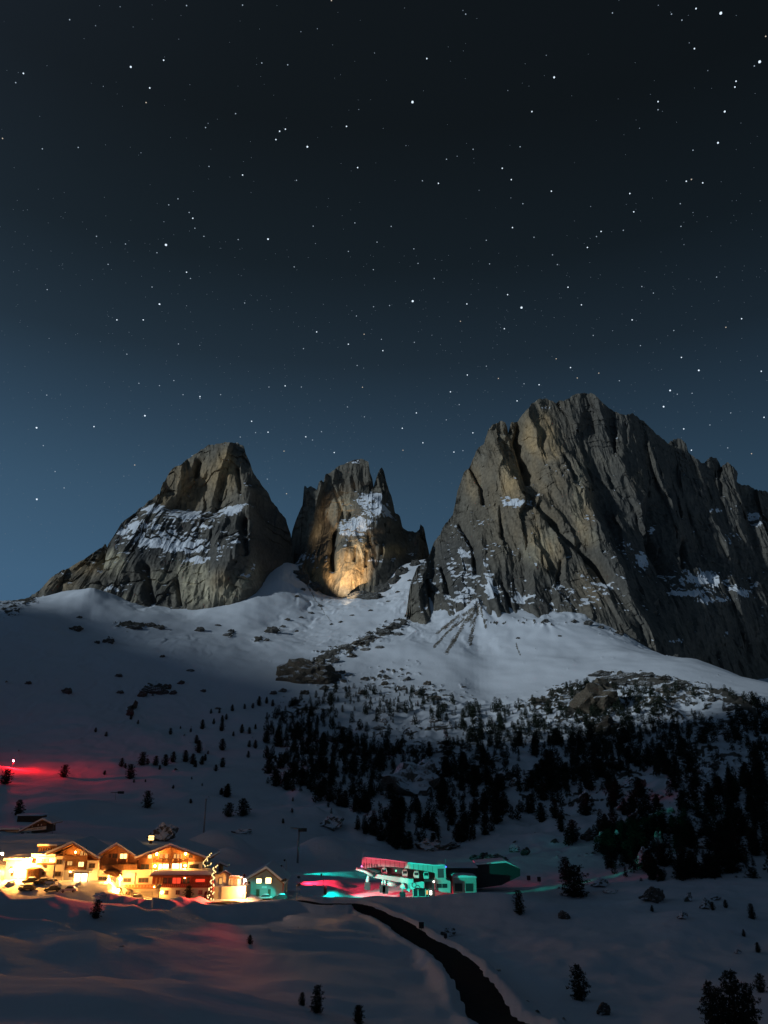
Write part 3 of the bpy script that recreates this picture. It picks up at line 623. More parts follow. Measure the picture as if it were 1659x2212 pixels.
d0 = [(60,1040,1370),(140,1070,1335),(300,1010,1345),(450,1000,1340),(600,1080,1320),(740,1080,1315),(900,1060,1315),(1040,1110,1325),(1200,1150,1410),(1400,1250,1626),(1659,1330,1819),(1950,1330,2030),
      (160,900,1440),(250,850,1460),(300,700,1560),(350,600,1620),(400,450,1680),(400,330,1715),
      (520,480,1610),(470,400,1650),(500,240,1715),(500,350,1660),(560,460,1620),(500,530,1585),(480,610,1545),(400,700,1540),(650,600,1535),(650,720,1482),(620,820,1440),(600,950,1385),(450,900,1410),(450,760,1480),
      (600,180,1755),(680,260,1710),(620,320,1720),(680,340,1690),(720,450,1650),(620,420,1690),(640,500,1640),(800,620,1565),(850,700,1520),(760,540,1610),(750,330,1690),(830,480,1620),(900,640,1545),(980,800,1468),(1040,1000,1390),(1000,900,1424),(780,800,1450),(800,900,1410),(750,700,1510),
      (575,380,1750),(545,300,1765),(700,640,1570),(850,800,1500),(940,880,1460),
      (820,250,1785),(800,330,1755),(880,480,1700),(950,640,1640),(1030,800,1575),(1085,980,1490),(860,360,1760),(900,260,1805),(960,430,1768),(900,400,1770),(930,550,1700),(1050,350,1838),(1100,450,1832),(1000,650,1674),(1040,800,1605),(1080,900,1546),(1150,600,1816),(1150,800,1726),(1250,750,1824),(1300,500,1958),(1200,400,1920),(1400,600,2006),(1500,500,2104),(1600,620,2142),(1659,700,2149),(1950,800,2310),(1280,860,1772),(1340,880,1789),(1400,965,1746),(1250,945,1634),(1500,950,1854),(1500,1100,1774),(1300,1050,1598),(1150,1030,1486),(1659,1000,1979),(1659,1150,1919)]
dp = sk + [(cS(a, b), c) for a, b, c in d0]
zn = [(cS(530,540),40,10,.5),(cS(1360,870),34,14,.75),(cS(1300,940),44,7,.75),(cS(1430,970),40,6,.75),(cS(1540,940),22,10,.7),(cS(1440,575),26,10,.7),(cS(1510,560),16,6,.5),(cS(1520,690),26,16,.6),(cS(1145,660),10,10,.5),(cS(1100,790),18,26,.6),(cS(1040,730),14,10,.5),(cS(1330,665),12,6,.5),(cS(430,920),10,24,.6),(cS(340,930),8,6,.6),(cS(290,970),14,8,.6),(cS(660,120),30,5,.5),(cS(700,900),70,30,.16),(cS(330,800),40,50,.22),(cS(1450,1120),30,10,.6),(cS(1260,1150),26,8,.5),(cS(560,960),20,20,.3),(cS(970,910),26,10,.3),(cS(1580,600),30,12,.4),(cS(1500,900),90,40,.14),(cS(1659,650),30,40,.25),(cS(1600,1010),60,20,.3),(cS(815,205),8,6,.5),(cS(1620,1190),40,26,.3)]
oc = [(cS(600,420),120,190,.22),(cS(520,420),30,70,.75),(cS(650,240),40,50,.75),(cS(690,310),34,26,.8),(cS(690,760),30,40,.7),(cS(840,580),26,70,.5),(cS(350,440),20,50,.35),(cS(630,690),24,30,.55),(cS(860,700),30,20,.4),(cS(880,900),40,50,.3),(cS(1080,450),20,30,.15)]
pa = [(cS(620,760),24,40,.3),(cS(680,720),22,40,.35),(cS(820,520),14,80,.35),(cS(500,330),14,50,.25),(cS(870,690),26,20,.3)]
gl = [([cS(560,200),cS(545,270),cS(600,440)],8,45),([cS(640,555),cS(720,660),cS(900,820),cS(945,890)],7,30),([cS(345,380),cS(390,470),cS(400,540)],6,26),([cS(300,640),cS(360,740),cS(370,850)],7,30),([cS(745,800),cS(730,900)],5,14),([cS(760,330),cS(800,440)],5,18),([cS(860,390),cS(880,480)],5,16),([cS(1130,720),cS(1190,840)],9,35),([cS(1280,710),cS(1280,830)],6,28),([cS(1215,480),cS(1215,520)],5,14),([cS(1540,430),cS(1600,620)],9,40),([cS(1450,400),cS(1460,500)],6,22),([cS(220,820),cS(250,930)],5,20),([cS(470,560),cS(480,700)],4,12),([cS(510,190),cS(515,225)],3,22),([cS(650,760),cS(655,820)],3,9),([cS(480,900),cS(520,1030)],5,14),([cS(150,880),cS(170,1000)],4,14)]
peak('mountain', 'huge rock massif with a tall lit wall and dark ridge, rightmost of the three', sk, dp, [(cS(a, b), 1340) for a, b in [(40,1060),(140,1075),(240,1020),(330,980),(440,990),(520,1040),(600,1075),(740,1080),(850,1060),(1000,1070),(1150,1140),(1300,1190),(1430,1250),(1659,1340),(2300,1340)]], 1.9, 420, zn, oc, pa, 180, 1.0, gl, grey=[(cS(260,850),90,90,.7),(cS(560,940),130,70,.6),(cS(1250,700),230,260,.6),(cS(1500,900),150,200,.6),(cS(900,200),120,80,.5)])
# --- low brown outcrop on the slope
# ================================================================== ROCKS
def rock_mesh(name, seed, sub=3, rough=.28, sq=(1, 1, .8)):
    bm = bmesh.new(); bmesh.ops.create_icosphere(bm, subdivisions=sub, radius=1)
    r = np.random.default_rng(seed)
    planes = [(Vector(r.normal(size=3)).normalized(), r.uniform(.45, .80)) for _ in range(13)]
    for v in bm.verts:
        p = v.co.copy()
        for n, d in planes:
            t = p.dot(n)
            if t > d: p -= n * (t - d)
        k = 1 + rough * float(fbm(np.array([p.x * 1.9 + seed]), np.array([p.y * 1.9 + p.z * 1.6]), 4, seed, .6)[0])
        v.co = Vector((p.x * sq[0] * k, p.y * sq[1] * k, p.z * sq[2] * k)) * 1.35
    me = bpy.data.meshes.new(name); bm.to_mesh(me); bm.free()
    return me
def snow_rock_mat(name, lo, hi, rock=(.10, .095, .085)):
    """stone with snow lying on whatever faces up"""
    m, n = new_mat(name); L = n.links.new; N = n.nodes.new
    g = N('ShaderNodeNewGeometry'); sx = N('ShaderNodeSeparateXYZ'); L(g.outputs['Normal'], sx.inputs[0])
    nz = N('ShaderNodeTexNoise'); L(g.outputs['Position'], nz.inputs['Vector']); nz.inputs['Scale'].default_value = .7; nz.inputs['Detail'].default_value = 7
    a = N('ShaderNodeMath'); a.operation = 'MULTIPLY_ADD'; L(nz.outputs['Fac'], a.inputs[0]); a.inputs[1].default_value = .9; L(sx.outputs['Z'], a.inputs[2])
    r = N('ShaderNodeMapRange'); L(a.outputs[0], r.inputs['Value']); r.inputs['From Min'].default_value = lo; r.inputs['From Max'].default_value = hi
    c = N('ShaderNodeMapRange'); L(nz.outputs['Fac'], c.inputs['Value']); c.inputs['From Min'].default_value = .3; c.inputs['From Max'].default_value = .7; c.inputs['To Min'].default_value = .6; c.inputs['To Max'].default_value = 1.5
    v = N('ShaderNodeVectorMath'); v.operation = 'SCALE'; v.inputs[0].default_value = rock; L(c.outputs[0], v.inputs['Scale'])
    mx = N('ShaderNodeMix'); mx.data_type = 'RGBA'; L(r.outputs[0], mx.inputs['Factor']); L(v.outputs[0], mx.inputs['A']); mx.inputs['B'].default_value = (*SNOW, 1)
    b = N('ShaderNodeBsdfPrincipled'); L(mx.outputs['Result'], b.inputs['Base Color']); b.inputs['Roughness'].default_value = .85; b.inputs['Specular IOR Level'].default_value = .15
    bp = N('ShaderNodeBump'); bp.inputs['Strength'].default_value = .4; bp.inputs['Distance'].default_value = .5; L(nz.outputs['Fac'], bp.inputs['Height']); L(bp.outputs[0], b.inputs['Normal'])
    o = N('ShaderNodeOutputMaterial'); L(b.outputs[0], o.inputs['Surface']); M[name] = m
snow_rock_mat('rock_bare', 1.25, 1.5); snow_rock_mat('rock_snowy', .50, .85, (.16, .145, .125)); snow_rock_mat('rock_brown', 1.2, 1.5, (.105, .088, .066))
RK = {}
for nm in ('rock_bare', 'rock_snowy', 'rock_brown'):
    RK[nm] = []
    for k in range(4):
        me = rock_mesh('boulder', 20 + k, 4); me.materials.append(M[nm]); RK[nm].append(me)
def place_rock(px, py, w, h, mat, label, group=None, dep=1.0, rmin=70, name='boulder', sink=.25):
    """w, h: size in photograph units at that spot"""
    p = ground_at(px, py, rmin); D = p[1] * CT + p[2] * ST; s = D / FPX
    me = random.choice(RK[mat]); o = link(name, me)
    rx, rz = w * s / 1.75, h * s / 1.35
    o.location = (p[0], p[1] + rx * dep * .4, p[2] + rz * (1 - 2 * sink) * .5); o.scale = (rx, rx * dep, rz); o.rotation_euler = (0, 0, random.uniform(-.5, .5))
    return tag(o, label, 'boulder', group)
ORD = ['', 'second ', 'third ', 'fourth ', 'fifth ', 'sixth ', 'seventh ', 'eighth ', 'ninth ', 'tenth ', 'eleventh ', 'twelfth ', 'thirteenth ', 'fourteenth ', 'fifteenth ', 'sixteenth ', 'seventeenth ', 'eighteenth ', 'nineteenth ', 'twentieth ']
def say_where(items, marks, noun):
    """items: (object, px, py, look). Names each by its look and by its order from the nearest landmark."""
    cells = {}
    for o, px, py, look in items:
        n, mx, my = min(marks, key=lambda m: (m[1] - px)**2 + ((m[2] - py) * 1.6)**2)
        dx, dy = px - mx, (py - my) * 1.6
        d = ('right of' if dx > 0 else 'left of') if abs(dx) > 2.2 * abs(dy) else ('below' if dy > 0 else 'above') if abs(dy) > 2.2 * abs(dx) else ('below' if dy > 0 else 'above') + (' and right of' if dx > 0 else ' and left of')
        cells.setdefault((n, d), []).append((math.hypot(dx, dy), o, look))
    for (n, d), L in cells.items():
        L.sort(key=lambda q: q[0])
        for k, (_, o, look) in enumerate(L):
            o['label'] = f'{look} {noun}, {ORD[min(k, 19)]}closest {d} {n}'
# big ones that can be told apart
place_rock(662, 1472, 92, 66, 'rock_brown', 'big rounded brown outcrop on the snow slope below the golden wall', dep=.9, rmin=700, name='rock_outcrop', sink=.38)
place_rock(*cT(880, 1010), 110, 66, 'rock_snowy', 'large snow-topped boulder standing pale in the middle of the pine forest', rmin=380)
place_rock(*cT(905, 905), 44, 30, 'rock_snowy', 'snowy rock just above the large pale forest boulder', rmin=380)
place_rock(*cU(655, 295), 82, 62, 'rock_brown', 'tall brown crag at the top of the wooded knoll', rmin=700, name='rock_outcrop')
place_rock(*cU(720, 430), 46, 36, 'rock_brown', 'brown rock below the tall crag on the wooded knoll', rmin=600, name='rock_outcrop')
place_rock(*c9(245, 428), 46, 32, 'rock_snowy', 'snow-crusted boulder behind the hotel roof with a warm lamp at its foot', rmin=280, sink=.15)
place_rock(*c9(845, 372), 36, 9, 'rock_snowy', 'flat pale snow-covered rock on the slope behind the hotel', rmin=300)
place_rock(*c9(1480, 335), 40, 26, 'rock_snowy', 'pale domed boulder at the lower left edge of the forest', rmin=380)
place_rock(*cT(970, 1310), 46, 22, 'rock_snowy', 'pale snowy boulder at the foot of the forest above the lift station', rmin=320)
place_rock(*cT(1060, 1305), 36, 12, 'rock_bare', 'dark low rock beside the pale boulder above the lift station', rmin=320)
place_rock(*cU(910, 950), 38, 32, 'rock_snowy', 'smooth snow-domed boulder low in the right part of the forest', rmin=320)
place_rock(*cU(1080, 960), 46, 36, 'rock_snowy', 'jagged snow-crusted boulder low in the right part of the forest', rmin=320)
place_rock(*cU(1210, 970), 30, 22, 'rock_snowy', 'small snowy boulder right of the jagged one in the forest', rmin=320)
place_rock(*cU(945, 1200), 30, 36, 'rock_snowy', 'boulder catching teal light at the foot of the dark forest', rmin=280)
place_rock(*cF(985, 195), 30, 16, 'rock_snowy', 'low rock with bright teal rim near the lift station field', rmin=220)
place_rock(*cF(1030, 222), 22, 10, 'rock_snowy', 'small white snow-capped stone right of the teal-rimmed rock', rmin=220)
place_rock(*cF(1200, 255), 40, 26, 'rock_bare', 'dark rock with a snow hood under the right forest edge', rmin=220)
place_rock(*cF(1318, 325), 18, 14, 'rock_snowy', 'small white snow block beside the peaked drift on the right field', rmin=200)
place_rock(*cF(1450, 250), 18, 9, 'rock_snowy', 'small pale rock at the right forest edge', rmin=220)
place_rock(*cF(1410, 285), 20, 20, 'rock_snowy', 'upright snowy rock at the right forest edge', rmin=220)
place_rock(*cF(1345, 255), 14, 18, 'rock_snowy', 'narrow snowy rock under the right forest edge', rmin=220)
place_rock(*cF(1225, 55), 20, 40, 'rock_snowy', 'slanting pale snow-covered slab in the dark right forest', rmin=280)
place_rock(*cF(380, 395), 26, 16, 'rock_snowy', 'snow-dusted rock at the bend of the dark road', rmin=180)
place_rock(*cF(1000, 710), 26, 20, 'rock_bare', 'dark stone below the tall lone pine on the lower field', rmin=120)
place_rock(*cF(1540, 465), 12, 8, 'rock_snowy', 'small bright stone on the right field near the frame edge', rmin=150)
place_rock(*cF(840, 325), 16, 16, 'rock_bare', 'small dark rock with snow on the field right of the station', rmin=200)
place_rock(*cF(855, 232), 22, 8, 'rock_snowy', 'flat white snow patch rock below the leaning pine', rmin=220)
place_rock(*cL(1500, 120), 16, 16, 'rock_snowy', 'pale angular block on the snow above the station', rmin=280)
place_rock(*cL(1590, 150), 18, 14, 'rock_bare', 'dark angular block on the snow above the station', rmin=280)
for k, (px, py, w, h) in enumerate([(655, 1256, 30, 16), (676, 1270, 26, 18), (700, 1282, 30, 16), (728, 1272, 22, 12), (776, 1292, 34, 22), (804, 1294, 30, 20), (830, 1278, 28, 20), (852, 1260, 26, 18), (872, 1240, 24, 16), (896, 1222, 20, 12), (640, 1240, 20, 12)]):
    place_rock(px, py, w, h, 'rock_bare', ['broad', 'blocky', 'low', 'small', 'largest', 'squat', 'angular', 'dark', 'narrow', 'upper', 'leftmost'][k] + ' broken rock at the foot of the middle peak ' + ('left of' if px < 735 else 'right of') + ' its golden wall', 'broken rocks under the middle peak', rmin=1300, name='rock_outcrop')
# scattered ones, too alike to tell apart
rocks_dark = [(165,1362,22,10),(285,1356,30,9),(320,1352,24,10),(345,1358,20,8),(170,1335,10,5),(235,1388,20,9),(430,1364,18,9),(470,1352,9,5),(490,1374,13,8),(500,1365,12,6),(585,1366,26,12),(575,1385,10,6),(620,1340,10,5),(650,1335,9,4),
    (330,1496,36,16),(305,1505,18,12),(360,1488,20,10),(372,1500,14,8),(258,1498,14,6),(145,1497,18,11),(60,1478,12,6),(290,1530,9,16),(280,1545,14,12),(440,1495,10,6),(410,1450,12,6),(255,1462,14,6),(210,1390,10,6),(350,1420,10,5),(470,1532,9,5),(390,1478,12,8),
    (745,1400,26,12),(770,1393,22,10),(800,1382,20,10),(830,1368,22,12),(850,1358,24,14),(790,1405,16,8),(760,1420,18,8),(720,1430,20,10),(705,1440,16,9),(820,1400,14,7),(860,1372,14,8),(690,1450,14,8),(870,1350,14,9),
    (740,1455,14,7),(790,1470,16,8),(830,1480,14,8),(870,1490,14,7),(905,1500,20,10),(940,1512,22,10),(960,1528,16,8),(880,1470,12,8),(925,1480,14,9),(780,1500,14,8),(700,1490,16,9),(660,1500,16,9),(640,1520,16,9),(610,1495,14,8),(590,1500,14,7),
    (640,1290,9,5),(655,1275,10,5),(690,1310,9,5),(670,1325,10,5),(760,1330,8,4),(800,1320,8,4),(840,1300,8,4),(860,1280,8,4),(885,1255,8,4),(735,1345,8,4),(715,1350,6,4),(610,1355,10,5),(640,1365,8,4),
    (1180,1345,14,8),(1270,1350,20,10),(1240,1345,12,7),(1340,1372,18,10),(1390,1392,22,10),(1410,1385,14,9),(1300,1358,12,7),(1210,1375,6,4),(1120,1380,7,4),(1460,1402,10,6),
    (1300,1460,40,12),(1330,1468,36,12),(1360,1462,30,12),(1400,1462,34,10),(1440,1468,26,9),(1470,1478,26,10),(1345,1480,30,10),(1395,1480,26,12),(1430,1495,22,12),(1300,1500,20,12),(1250,1510,16,10),(1500,1500,20,10),(1540,1515,20,10),(1580,1535,22,10)]
DK = []
for px, py, w, h in rocks_dark:
    o = place_rock(px, py, w, h, random.choice(['rock_bare', 'rock_bare', 'rock_brown']), 'dark weathered rock breaking through the high open snow slope', 'dark rocks on the upper snow slopes', rmin=650); DK.append((o, px, py, 'big dark' if w > 24 else 'flat dark' if h < w * .45 else 'small dark'))
say_where(DK, [('the leftmost peak foot', 330, 1330), ('the golden wall foot', 735, 1290), ('the big brown outcrop', 662, 1470), ('the rubble fan', 1015, 1360), ('the tall brown crag', *cU(655, 260)), ('the far snow crest', 1620, 1470), ('the bowl of open snow', 330, 1490), ('the rightmost peak foot', 1250, 1340)], 'rock')
n_pale = 0; PK = []
while n_pale < 95:
    px, py = random.uniform(620, 1650), random.uniform(1555, 1840)
    if px < 700 and py > 1700: continue
    if py > 1700 + (px - 620) * .45 and px < 900: continue
    if 900 < px < 1240 and py > 1770: continue
    s = 9 + (py - 1500) / 22
    mt = random.choice(['rock_snowy', 'rock_snowy', 'rock_bare']); o = place_rock(px, py, s * random.uniform(.7, 1.6), s * random.uniform(.5, 1.0), mt, 'snow-hooded rock between the pines of the mountain forest', 'rocks in the forest', rmin=330); n_pale += 1; PK.append((o, px, py, 'snow-hooded' if mt == 'rock_snowy' else 'bare dark'))

MARKS = [('the large pale forest boulder', *cT(880, 1000)), ('the jagged snowy boulder', *cU(1080, 940)), ('the snow-domed boulder', *cU(910, 930)), ('the tall brown crag', *cU(655, 260)), ('the teal-lit boulder', *cU(945, 1190)),
         ('the pale domed boulder', *c9(1480, 320)), ('the lift station roof', 850, 1850), ('the open-slope forest tip', 600, 1690), ('the big brown outcrop', 662, 1470), ('the depot block', 1090, 1860), ('the slanting pale slab', *cF(1225, 55)), ('the right frame edge', 1655, 1680), ('the mid-forest clearing', 900, 1600), ('the thick leaning pine', *cF(880, 200)), ('the rocky knoll top', 1450, 1500)]
say_where(PK, MARKS, 'rock')
# ================================================================== PINES
def pine_meshes(seed, clumps=150, per=12, shape=.5):
    """an old mountain pine one unit tall: trunk and a crown of needle tufts on whorled branches"""
    r = random.Random(seed)
    mb = MB(); lean = (r.uniform(-.03, .03), r.uniform(-.03, .03))
    ax = lambda t: Vector((lean[0] * t + .008 * math.sin(9 * t + seed), lean[1] * t, t))
    mb.tube([ax(t) - Vector((0, 0, .06)) * (t == 0) for t in (0, .12, .3, .55, .8, .97)], [.035, .026, .022, .015, .008, .003], 6)
    crown = MB(); wid = r.uniform(.185, .235)
    for k in range(clumps):
        t = .05 + .93 * (k / clumps) ** .95
        u = (t - .05) / .93
        rad = wid * (max(0, 1 - u) ** shape) * (.45 + .55 * min(1, u * 5)) * (1 + .35 * math.sin(seed + 5 * u + k))
        a = k * 2.39996 + r.uniform(-.4, .4); rr = rad * r.uniform(.25, 1.1)
        c = ax(t) + Vector((math.cos(a) * rr, math.sin(a) * rr, -rr * .18 + r.uniform(-.01, .01)))
        if k % 3 == 0 and rr > .04: mb.tube([ax(t), ax(t).lerp(c, .9)], [.006, .002], 3)
        size = .052 * (1.15 - .5 * u) * r.uniform(.7, 1.3)
        for j in range(per):
            d = Vector((r.gauss(0, 1), r.gauss(0, 1), r.gauss(.35, .8))).normalized(); e = d.orthogonal().normalized(); e.rotate(Matrix.Rotation(r.uniform(0, 6.28), 3, d))
            q = c + Vector((r.gauss(0, .4), r.gauss(0, .4), r.gauss(0, .35))) * size
            L = size * r.uniform(.7, 1.3); w = size * r.uniform(.18, .34)
            crown.add([q - e * w, q + e * w, q + d * L], [(0, 1, 2)])
    return mb.mesh('trunk'), crown.mesh('crown')
PINES = []
for k, shp in enumerate([.24, .34, .20, .42, .28, .24]):
    t, c = pine_meshes(50 + k, 210, 13, shp); t.materials.append(M['bark']); c.materials.append(M['needles']); PINES.append((t, c))
def pine(p, h, label, group=None, wide=1.0, k=None):
    o = empty('pine_tree', p, random.uniform(0, 6.28)); tag(o, label, 'tree', group)
    t, c = PINES[k if k is not None else random.randrange(len(PINES))]
    for nm, me in (('trunk', t), ('crown', c)):
        q = link(nm, me, o); q.scale = (h * wide, h * wide, h)
    return o
def pine_px(px, py, hp, label, group=None, wide=1.0, rmin=70, k=None):
    """px,py: foot of the tree, hp: its height, in photograph units"""
    p = ground_at(px, py, rmin); D = p[1] * CT + p[2] * ST
    return pine((p[0], p[1], p[2] - .1), hp * D / FPX * 1.04, label, group, wide, k)
# single trees that can be told apart
for a in [
 (*cF(905, 652), 66, 'tall lone dark pine on the snow field right of the road', 1.1, 100),
 (*cF(1540, 790), 118, 'largest dark pine at the lower right corner, tallest of the clump', .95, 90),
 (*cF(1435, 760), 86, 'narrow dark pine at the left of the lower right corner clump', .85, 90),
 (*cF(1590, 800), 100, 'dark pine at the right of the lower right corner clump', .9, 90),
 (*cF(1480, 800), 92, 'dark pine in the middle of the lower right corner clump', .9, 90),
 (*cF(1630, 620), 36, 'small dark pine by the right frame edge above the corner clump', 1.2, 110),
 (*cF(660, 305), 46, 'slender pine with a snow-dusted top on the field right of the station', .95, 180),
 (*cF(848, 170), 46, 'dark columnar pine with snow at its foot near the station field', 1.2, 220),
 (*cF(880, 238), 62, 'thick dark pine leaning beside the columnar one', 1.7, 220),
 (*cF(1563, 395), 14, 'tiny pine on the right field under the forest edge', 1.2, 150),
 (*cF(1620, 460), 20, 'small pine by the right frame edge on the pale field', 1.3, 150),
 (*cF(1193, 296), 13, 'tiny pine left of the peaked snow drift', 1.2, 200),
 (*cF(1437, 290), 17, 'small pine between the snowy rocks of the right field', 1.3, 200),
 (*cF(1490, 280), 16, 'small pine right of the snowy rocks of the right field', 1.3, 200),
 (*cF(1597, 325), 30, 'thin pine at the right end of the forest edge', 1.0, 200),
 (*cF(12, 748), 36, 'small pine at the bottom edge left of the road', 1.1, 90),
 (*cFL(1315, 508), 26, 'short pine left of the taller one on the lower slope', 1.1, 90),
 (*cFL(1378, 540), 52, 'taller dark pine on the lower slope left of the road', 1.0, 90),
 (*cFL(1558, 578), 32, 'small pine at the bottom edge of the lower slope', 1.0, 90),
 (*cFL(415, 128), 36, 'dark pine on the snow mound in front of the hotel', 1.15, 150),
 (*cFL(1088, 240), 18, 'small dark pine on the foreground slope below the hotel', 1.5, 120),
 (*cR(825, 700), 26, 'lone dark pine right of the red light', 1.35, 400),
 (*cR(60, 790), 31, 'thick dark pine at the left frame edge under the red light', 1.5, 400),
 (*cR(240, 1200), 32, 'dark pine behind the dim hut', 1.2, 300),
 (*cR(1385, 165), 10, 'tiny right pine of the pair on the dim upper slope', 1.4, 500),
 (*cR(1248, 110), 10, 'tiny left pine of the pair on the dim upper slope', 1.4, 500),
 (*cR(1362, 665), 9, 'tiny lone pine on the slope right of the red light', 1.3, 400),
 (*c9(150, 188), 35, 'dark column-like pine on the slope above the middle hotel gable', 1.1, 300),
 (*c9(685, 88), 13, 'small left pine of the upper pair above the mast', 1.5, 350),
 (*c9(725, 108), 23, 'right pine of the upper pair above the mast', 1.5, 350),
 (*c9(733, 250), 28, 'left pine of the lower pair right of the mast', 1.5, 320),
 (*c9(845, 245), 35, 'right pine of the lower pair, taller, right of the mast', 1.4, 320),
 (*c9(463, 152), 9, 'tiny dark pine left of the tall mast', 1.4, 350),
 (*c9(335, 46), 8, 'tiny dark pine high above the hotel roofs', 1.4, 350),
 (*c9(1133, 298), 10, 'tiny pine left of the lift pylon', 1.3, 330),
 (*c9(1198, 220), 9, 'tiny pine up the slope from the lift pylon', 1.3, 330),
 ]:
    pine_px(a[0], a[1], a[2], a[3], None, a[4] * 1.15, a[5], 2 if a[2] > 24 else None)
row = [cB(x, y) + (h,) for x, y, h in [(528, 795, 18), (545, 800, 10), (568, 848, 30), (617, 790, 28), (643, 785, 12), (677, 790, 20), (695, 808, 10), (720, 792, 24), (752, 776, 22), (808, 774, 24), (838, 785, 22), (850, 797, 14), (878, 786, 18), (865, 735, 26), (856, 695, 18), (967, 724, 24), (968, 798, 20), (893, 770, 14), (940, 815, 14), (633, 862, 6), (583, 864, 7), (905, 740, 7)]]
say_where([(pine_px(px, py, h, 'dark pine in the loose row', 'pines of the loose row left of the forest', 1.45, 400), px, py, 'tall dark' if h > 20 else 'short dark') for px, py, h in row], [('the red light beacon', 27, 1643), ('the open-slope forest tip', 600, 1690), ('the tall slim mast', 443, 1760)], 'slope pine')
sparse = [cB(x, y) + (h,) for x, y, h in [(1011, 553, 14), (1065, 544, 11), (1100, 541, 11), (918, 564, 10), (955, 562, 9), (1128, 530, 20), (1160, 520, 14), (1188, 532, 14), (882, 632, 20), (930, 610, 12), (968, 600, 14), (965, 640, 20), (985, 590, 12), (1052, 648, 18), (1086, 652, 14), (1112, 632, 11), (1016, 662, 10), (1156, 690, 24), (1112, 716, 18), (1085, 710, 14), (742, 655, 14), (830, 645, 9), (575, 545, 9), (570, 590, 11), (600, 610, 9), (1080, 756, 14), (455, 830, 7), (785, 630, 6), (835, 850, 6), (963, 918, 12), (988, 925, 26), (880, 878, 6), (752, 890, 6), (830, 952, 8), (1275, 945, 8)]]
say_where([(pine_px(px, py, h, 'small scattered pine', 'scattered pines on the open snow', 1.35, 400), px, py, 'small scattered' if h < 15 else 'taller scattered') for px, py, h in sparse], [('the red light beacon', 27, 1643), ('the big brown outcrop', 662, 1470), ('the tall slim mast', 443, 1760), ('the bowl of open snow', 330, 1490)], 'pine')
for x, y, h in [(290, 282, 5), (300, 282, 5), (325, 290, 12), (345, 285, 6), (360, 288, 5)]:
    px, py = cT(x, y); pine_px(px, py, h, 'tiny pine on top of the big brown outcrop', 'pines on the brown outcrop', 1.3, 700)

# the forest: candidate feet sampled from density patches read off the photograph
def in_forest(px, py):
    """relative density at a spot of the photograph"""
    if py < 1478 or px < 575: return 0
    top = np.interp(px, [575, 640, 760, 900, 1000, 1080, 1180, 1240, 1400, 1560, 1659], [1550, 1515, 1480, 1490, 1520, 1525, 1500, 1478, 1484, 1490, 1515])
    bot = np.interp(px, [575, 600, 660, 720, 800, 870, 990, 1040, 1110, 1180, 1230, 1280, 1330, 1400, 1500, 1600, 1659], [1700, 1705, 1722, 1762, 1815, 1842, 1838, 1810, 1770, 1790, 1830, 1850, 1905, 1925, 1925, 1930, 1930])
    if not top < py < bot: return 0
    d = .85 + .25 * float(sstep(0, 110, py - top))
    for x, y, rx, ry, s in [(760, 1560, 60, 40, .35), (880, 1590, 120, 36, .25), (960, 1640, 60, 20, .35), (1080, 1470, 120, 60, .1), (880, 1680, 60, 26, .35), (830, 1700, 40, 20, .5), (890, 1710, 44, 34, .05),
                            (1360, 1700, 40, 24, .3), (1290, 1750, 50, 40, .35), (1520, 1540, 90, 40, .5), (1560, 1650, 60, 40, .4), (1120, 1700, 36, 44, .6), (1390, 1740, 60, 26, .35), (1200, 1780, 60, 36, .4), (1440, 1690, 60, 30, .45), (1150, 1640, 100, 18, .5)]:
        if ((px - x) / rx)**2 + ((py - y) / ry)**2 < 1: d *= s
    for x, y, rx, ry, s in [(660, 1690, 80, 40, 1.7), (760, 1640, 120, 30, 1.6), (640, 1600, 50, 50, 1.4), (1020, 1650, 60, 60, 1.5), (930, 1680, 70, 30, 1.5), (1450, 1840, 170, 70, 1.7), (1600, 1800, 80, 120, 1.5), (1270, 1640, 120, 40, 1.5), (1150, 1760, 60, 60, 1.4), (1050, 1780, 70, 50, 1.3), (850, 1800, 60, 50, 1.4), (1330, 1850, 60, 60, 1.4)]:
        if ((px - x) / rx)**2 + ((py - y) / ry)**2 < 1: d *= s
    return d
feet = []
rf = random.Random(5)
while len(feet) < 2600:
    px, py = rf.uniform(575, 1850), rf.uniform(1480, 1935)
    w = in_forest(px, py)
    if rf.random() * 2.4 < w:
        p = ground_at(px, py, 330)
        R = math.hypot(p[0], p[1])
        if rf.random() > min(1, (R / 760)**2): continue
        if poly_d(np.array([p[0]]), np.array([p[1]]), [tuple(q[:2]) for q in road])[0] < 14: continue
        h = rf.choice([5, 6.5, 8, 9.5, 11, 12.5, 14]) * rf.uniform(.8, 1.2)
        h *= float(np.interp(R, [300, 420, 620, 800, 1000], [.60, .76, .86, .92, .85]))
        feet.append((h / R, px, py, p, h))
feet.sort(key=lambda f: -f[0])
def forest_label(px, py):
    if py > 1770 and px > 1230: return 'dark pine in the dense black stand at the right foot of the forest', 'pines of the dense right stand'
    if px > 1150 and py < 1600: return 'dark pine among rocks on the wooded knoll at the upper right', 'pines on the rocky knoll'
    if px < 780: return 'dark pine in the left wing of the mountain forest', 'pines of the left wing of the forest'
    if py > 1720: return 'dark pine at the lower front of the forest above the lift station', 'pines of the lower forest front'
    return 'dark pine in the middle of the snowy mountain forest', 'pines in the middle of the forest'
rest = MB(); nind = 0; FP = []
